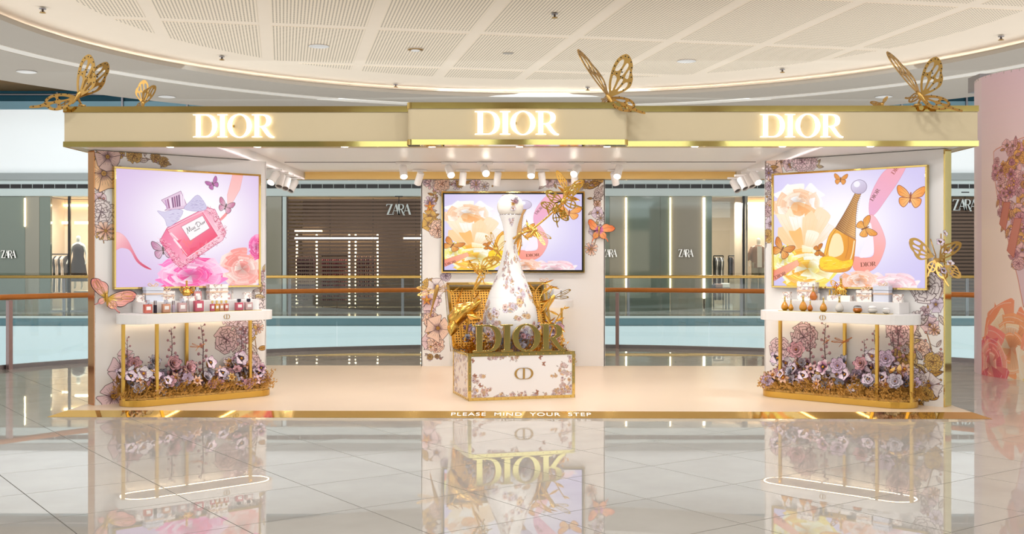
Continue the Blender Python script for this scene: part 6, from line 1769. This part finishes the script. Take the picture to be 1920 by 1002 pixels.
branch('gilded branch arching left from trunk to bottle neck', [(872, 640), (878, 600), (884, 560), (896, 522), (912, 498), (930, 478), (944, 462)], 12.55, 12.62, .015,
       [(.15, -22, -34, 12), (.2, 20, -50, 12), (.3, -26, -6, 14), (.4, 18, -26, 12), (.55, -20, -30, 14), (.7, 16, -14, 10), (.9, -8, -20, 8), (.8, 14, 10, 8)])
fly('gold dragonfly on the left gilded branch beside the bottle', 930, 468, 12.5, (10, 14, 0), [((-20, -26, 0), (10, -8, 0)), ((-10, -32, 0), (10, -2, 0)), ((18, -16, 0), (6, 10, 0))])
fly('gold butterfly with drooping wings at mid-height of the left branch', 900, 506, 12.48, (-2, -18, 0), [((34, -26, 0), (10, 14, 0), 'fore'), ((-22, -12, 0), (-8, 12, 0), 'fore'), ((8, 26, 0), (14, 4, 0), 'hind'), ((22, 8, 0), (8, 12, 0), 'hind')], cat='butterfly')
fly('black and gold dragonfly perched on the left edge of the lid', 818, 546, 13.1, (-12, 48, 0), [((-36, -6, -.05), (0, -10, .03)), ((-34, 8, -.05), (0, -10, .03)), ((24, -14, .08), (4, -8, 0)), ((22, 0, .08), (4, -8, 0))], bronze)
# gilded bird with spread wings before the lid lining
bd = thing('gilded_bird', 'polished gold bird with folded wings inside the left of the trunk', 'ornament', pt(868, 610, 12.5))
s_ = F / 12.5
def q3(x, y, d=0): return ((x - 868) / s_, d, -(y - 610) / s_)
MB().tube([q3(846, 622), q3(852, 600), q3(866, 584), q3(884, 578), q3(898, 574), q3(906, 578)], [.03, .09, .1, .075, .045, .012], 14).build('body', gold_leaf, bd, smooth=True)
for k, (a, b, w_) in enumerate((((880, 582), (906, 560), 11), ((876, 590), (904, 598), 10), ((852, 602), (846, 630), 13), ((888, 576), (898, 554), 7))):
    A = Vector(q3(*a, -.05)); B = Vector(q3(*b, -.08)); U = B - A; V = U.normalized().cross(Vector((0, 1, 0)))
    lv = MB(); lv.grid(lambda p, q: tuple(A + U * q + V * (p - .5) * w_ / s_ * 1.6 * math.sin(PI * min(1, .1 + q * .9)) + Vector((0, -.05 * (1 - (2 * p - 1) ** 2), 0))), 5, 8); lv.build('feather', gold_leaf, bd, smooth=True)
branch('gold reed tuft standing in the trunk behind the bird', [(866, 650), (862, 600), (852, 560), (846, 544)], 12.75, 12.8, .009, [(.6, 14, -34, 7), (.8, -14, -10, 7), (.9, 14, -8, 6)])
branch('gilded twig with long leaves at the right of the trunk', [(1018, 655), (1016, 610), (1010, 570), (1022, 540)], 12.6, 12.75, .012, [(.5, 22, -34, 14), (.6, -16, -30, 10), (.7, 26, -8, 14), (.85, 20, -18, 12), (.4, 30, 6, 12), (.95, 26, -6, 8), (.3, 26, -24, 10)])
branch('gilded leafy twig leaning over the last gold letter', [(1024, 655), (1034, 620), (1046, 596), (1060, 574)], 12.45, 12.4, .011, [(.4, -16, -30, 12), (.6, 16, -8, 12), (.75, -20, -10, 10), (.9, 12, -4, 8), (.5, 20, 16, 14), (.2, -20, -16, 12)])
fly('gold dragonfly with long wings above the last gold letter', 1036, 560, 12.5, (-12, 26, 0), [((34, -16, 0), (4, -8, 0)), ((30, -2, 0), (4, -8, 0)), ((-18, -16, 0), (6, -6, 0))])
branch('curled gold twig peeping over the right of the lid', [(1000, 560), (1008, 540), (1022, 532), (1034, 540), (1030, 552)], 13.0, 12.9, .009, [(.4, 24, -10, 8), (.7, 18, 6, 8), (.2, -14, -16, 8)])

# ================================================================== CUT-OUTS FIXED TO THE WALLS
pinkw = petal_mat('wing_rose', (236, 190, 80), (246, 186, 176), (238, 150, 140), (70, 40, 50)); orangew = petal_mat('wing_orange', (220, 120, 190), (246, 170, 110), (240, 120, 60), (110, 50, 40))
def cut_butterfly(label, pos, rz, wings_, body_v, ms, th=.012):
    """solid coloured wings: outline, petal coloured fill with dark rim"""
    t = thing('butterfly', label, 'butterfly', pos, rz)
    for (U, V, kind, mi) in wings_:
        out = {'fore': FW, 'hind': HWG[:]}[kind]
        U = Vector(U); L = U.length; u = U.normalized(); V = Vector(V); v = (V - u * V.dot(u)).normalized(); n_ = u.cross(v)
        mb = MB(); pts = [(x * L, y * L) for x, y in out]
        M = Matrix((u, v, n_)).transposed().to_4x4()
        rim = MB(M); rim.prism([(L * .5 + (x - L * .5) * 1.05, y * 1.1) for x, y in pts], -th * .3, th * .3); o = rim.build(kind + '_wing', mat('wing_rim', (52, 36, 40), .5), t)
        cx, cy = L * .5, 0
        mb = MB(M)
        n = len(pts); mb.v = [tuple(M @ Vector((x, y, th * .4))) for x, y in pts]; mb.f = [tuple(range(n))]; mb.mi = [0]; mb.uv = [[(.5 + y / L * .8, .1 + .8 * x / L) for x, y in pts]]
        mb.add([(x, y, -th * .4) for x, y in pts], [tuple(reversed(range(n)))], [[(.5 + y / L * .8, .1 + .8 * x / L) for x, y in reversed(pts)]])
        mb.build('wing_colour', ms[mi], o)
        for c in (FC if kind == 'fore' else HC)[:4]:
            vein = MB(M); cc = smooth_closed([(x * L, y * L) for x, y in c], 3)
            vein.tube([(x, y, th * .5) for x, y in cc + cc[:1]], .0022, 4); vein.build('vein', gold_satin, o)
    body(t, Vector(body_v[0]), Vector(body_v[1]), .014, gold_satin)
    return t
p_ = wpos(FL, u_at(FL, 200, .07), .07, 0); zc_ = EYE - (560 - 487) * p_[1] / F
cut_butterfly('rose and gold painted butterfly cut-out at lower left of the left wall', (p_[0], p_[1], zc_), FL['rz'],
              [((-.14, -.03, .22), (-.1, 0, -.1), 'fore', 0), ((.3, -.04, .0), (0, 0, .1), 'fore', 0), ((-.13, -.02, -.06), (0, 0, .1), 'hind', 0), ((.12, -.03, -.15), (.1, 0, .1), 'hind', 0)], ((-.01, -.02, .06), (.0, -.02, -.09)), [pinkw])
s_ = F / 16.0
cut_butterfly('orange and mauve painted butterfly cut-out on the right edge of the rear wall', pt(1123, 432, 16.07), 0,
              [((-.16, -.03, .13), (0, 0, .1), 'fore', 0), ((.22, -.03, .05), (0, 0, -.1), 'fore', 0), ((-.1, -.02, -.16), (.1, 0, 0), 'hind', 0), ((.13, -.02, -.16), (-.1, 0, 0), 'hind', 0)], ((0, -.02, .06), (.0, -.02, -.08)), [orangew])
# starfish pairs at the left edge of the rear wall
for py, px, l in ((388, 806, 'orange starfish cut-out beside the upper left of the rear screen'), (563, 800, 'orange starfish cut-out below the dragonfly on the rear wall')):
    t = thing('starfish', l, 'starfish', pt(px, py, 16.085))
    st = [(math.sin(PI * k / 5) * (.085 if k % 2 == 0 else .032), math.cos(PI * k / 5) * (.085 if k % 2 == 0 else .032)) for k in range(10)]
    o = link('arms', flat_mesh('arms', [st], .014, mat('starfish_amber', (216, 140, 66), .4)), t); o.matrix_basis = UPRIGHT
    MB().ell((0, -.01, 0), (.024, .01, .024), 10, 6).build('centre', gold_satin, t, smooth=True)
# gilded cluster on the right wall beside the poster
p0 = wpos(FRt, u_at(FRt, 1757, .1), .1, 0); p0 = (p0[0], p0[1], EYE - (488 - 487) * p0[1] / F)
cl = thing('gilded_butterfly_cluster', 'gilded butterflies and mauve blossoms clustered at the right edge of the right wall', 'ornament', p0)
s_ = F / 11.45
V3 = lambda x, y, d: Vector((x / s_, d, -y / s_))
wing_obj(cl, 'fore', V3(-10, -6, -.05), V3(-54, -26, -.1), V3(0, -20, 0), bronze, .006)
wing_obj(cl, 'fore', V3(0, 0, -.05), V3(30, -36, -.1), V3(12, 10, 0), bronze, .006)
wing_obj(cl, 'hind', V3(-4, 4, -.05), V3(14, 44, -.1), V3(14, 4, 0), bronze, .006)
wing_obj(cl, 'hind', V3(-8, 0, -.05), V3(-20, 30, -.1), V3(14, 4, 0), bronze, .006)
wing_obj(cl, 'fore', V3(6, 10, -.1), V3(26, 20, -.1), V3(-12, 10, 0), bronze, .006)
for a, b in (((0, 30, 0), (4, -50, -.05)), ((0, 20, 0), (-14, -40, -.02)), ((2, 30, 0), (18, 50, -.05)), ((0, 0, 0), (22, 10, -.08))):
    MB().tube([V3(*a), (V3(*a) + V3(*b)) / 2 + Vector((.02, 0, 0)), V3(*b)], .006, 6).build('twig', bronze, cl, smooth=True)
for k, (x, y, i_) in enumerate(((14, -18, 0), (0, -34, 3), (18, 6, 1), (6, 20, 3), (-10, 24, 0), (20, 26, 10), (8, -50, 1))):
    o = link('blossom', BLOOMS[i_][1], cl); o.location = V3(x, y, -.09); o.scale = (.045,) * 3; o.rotation_euler = (1.3, 0, .2 * k - .5)
MB(Matrix.Rotation(FRt['rz'], 4, 'Z')).box(-.03, .03, -.02, .1, -.02, .02).build('wall_bracket', bronze, cl)
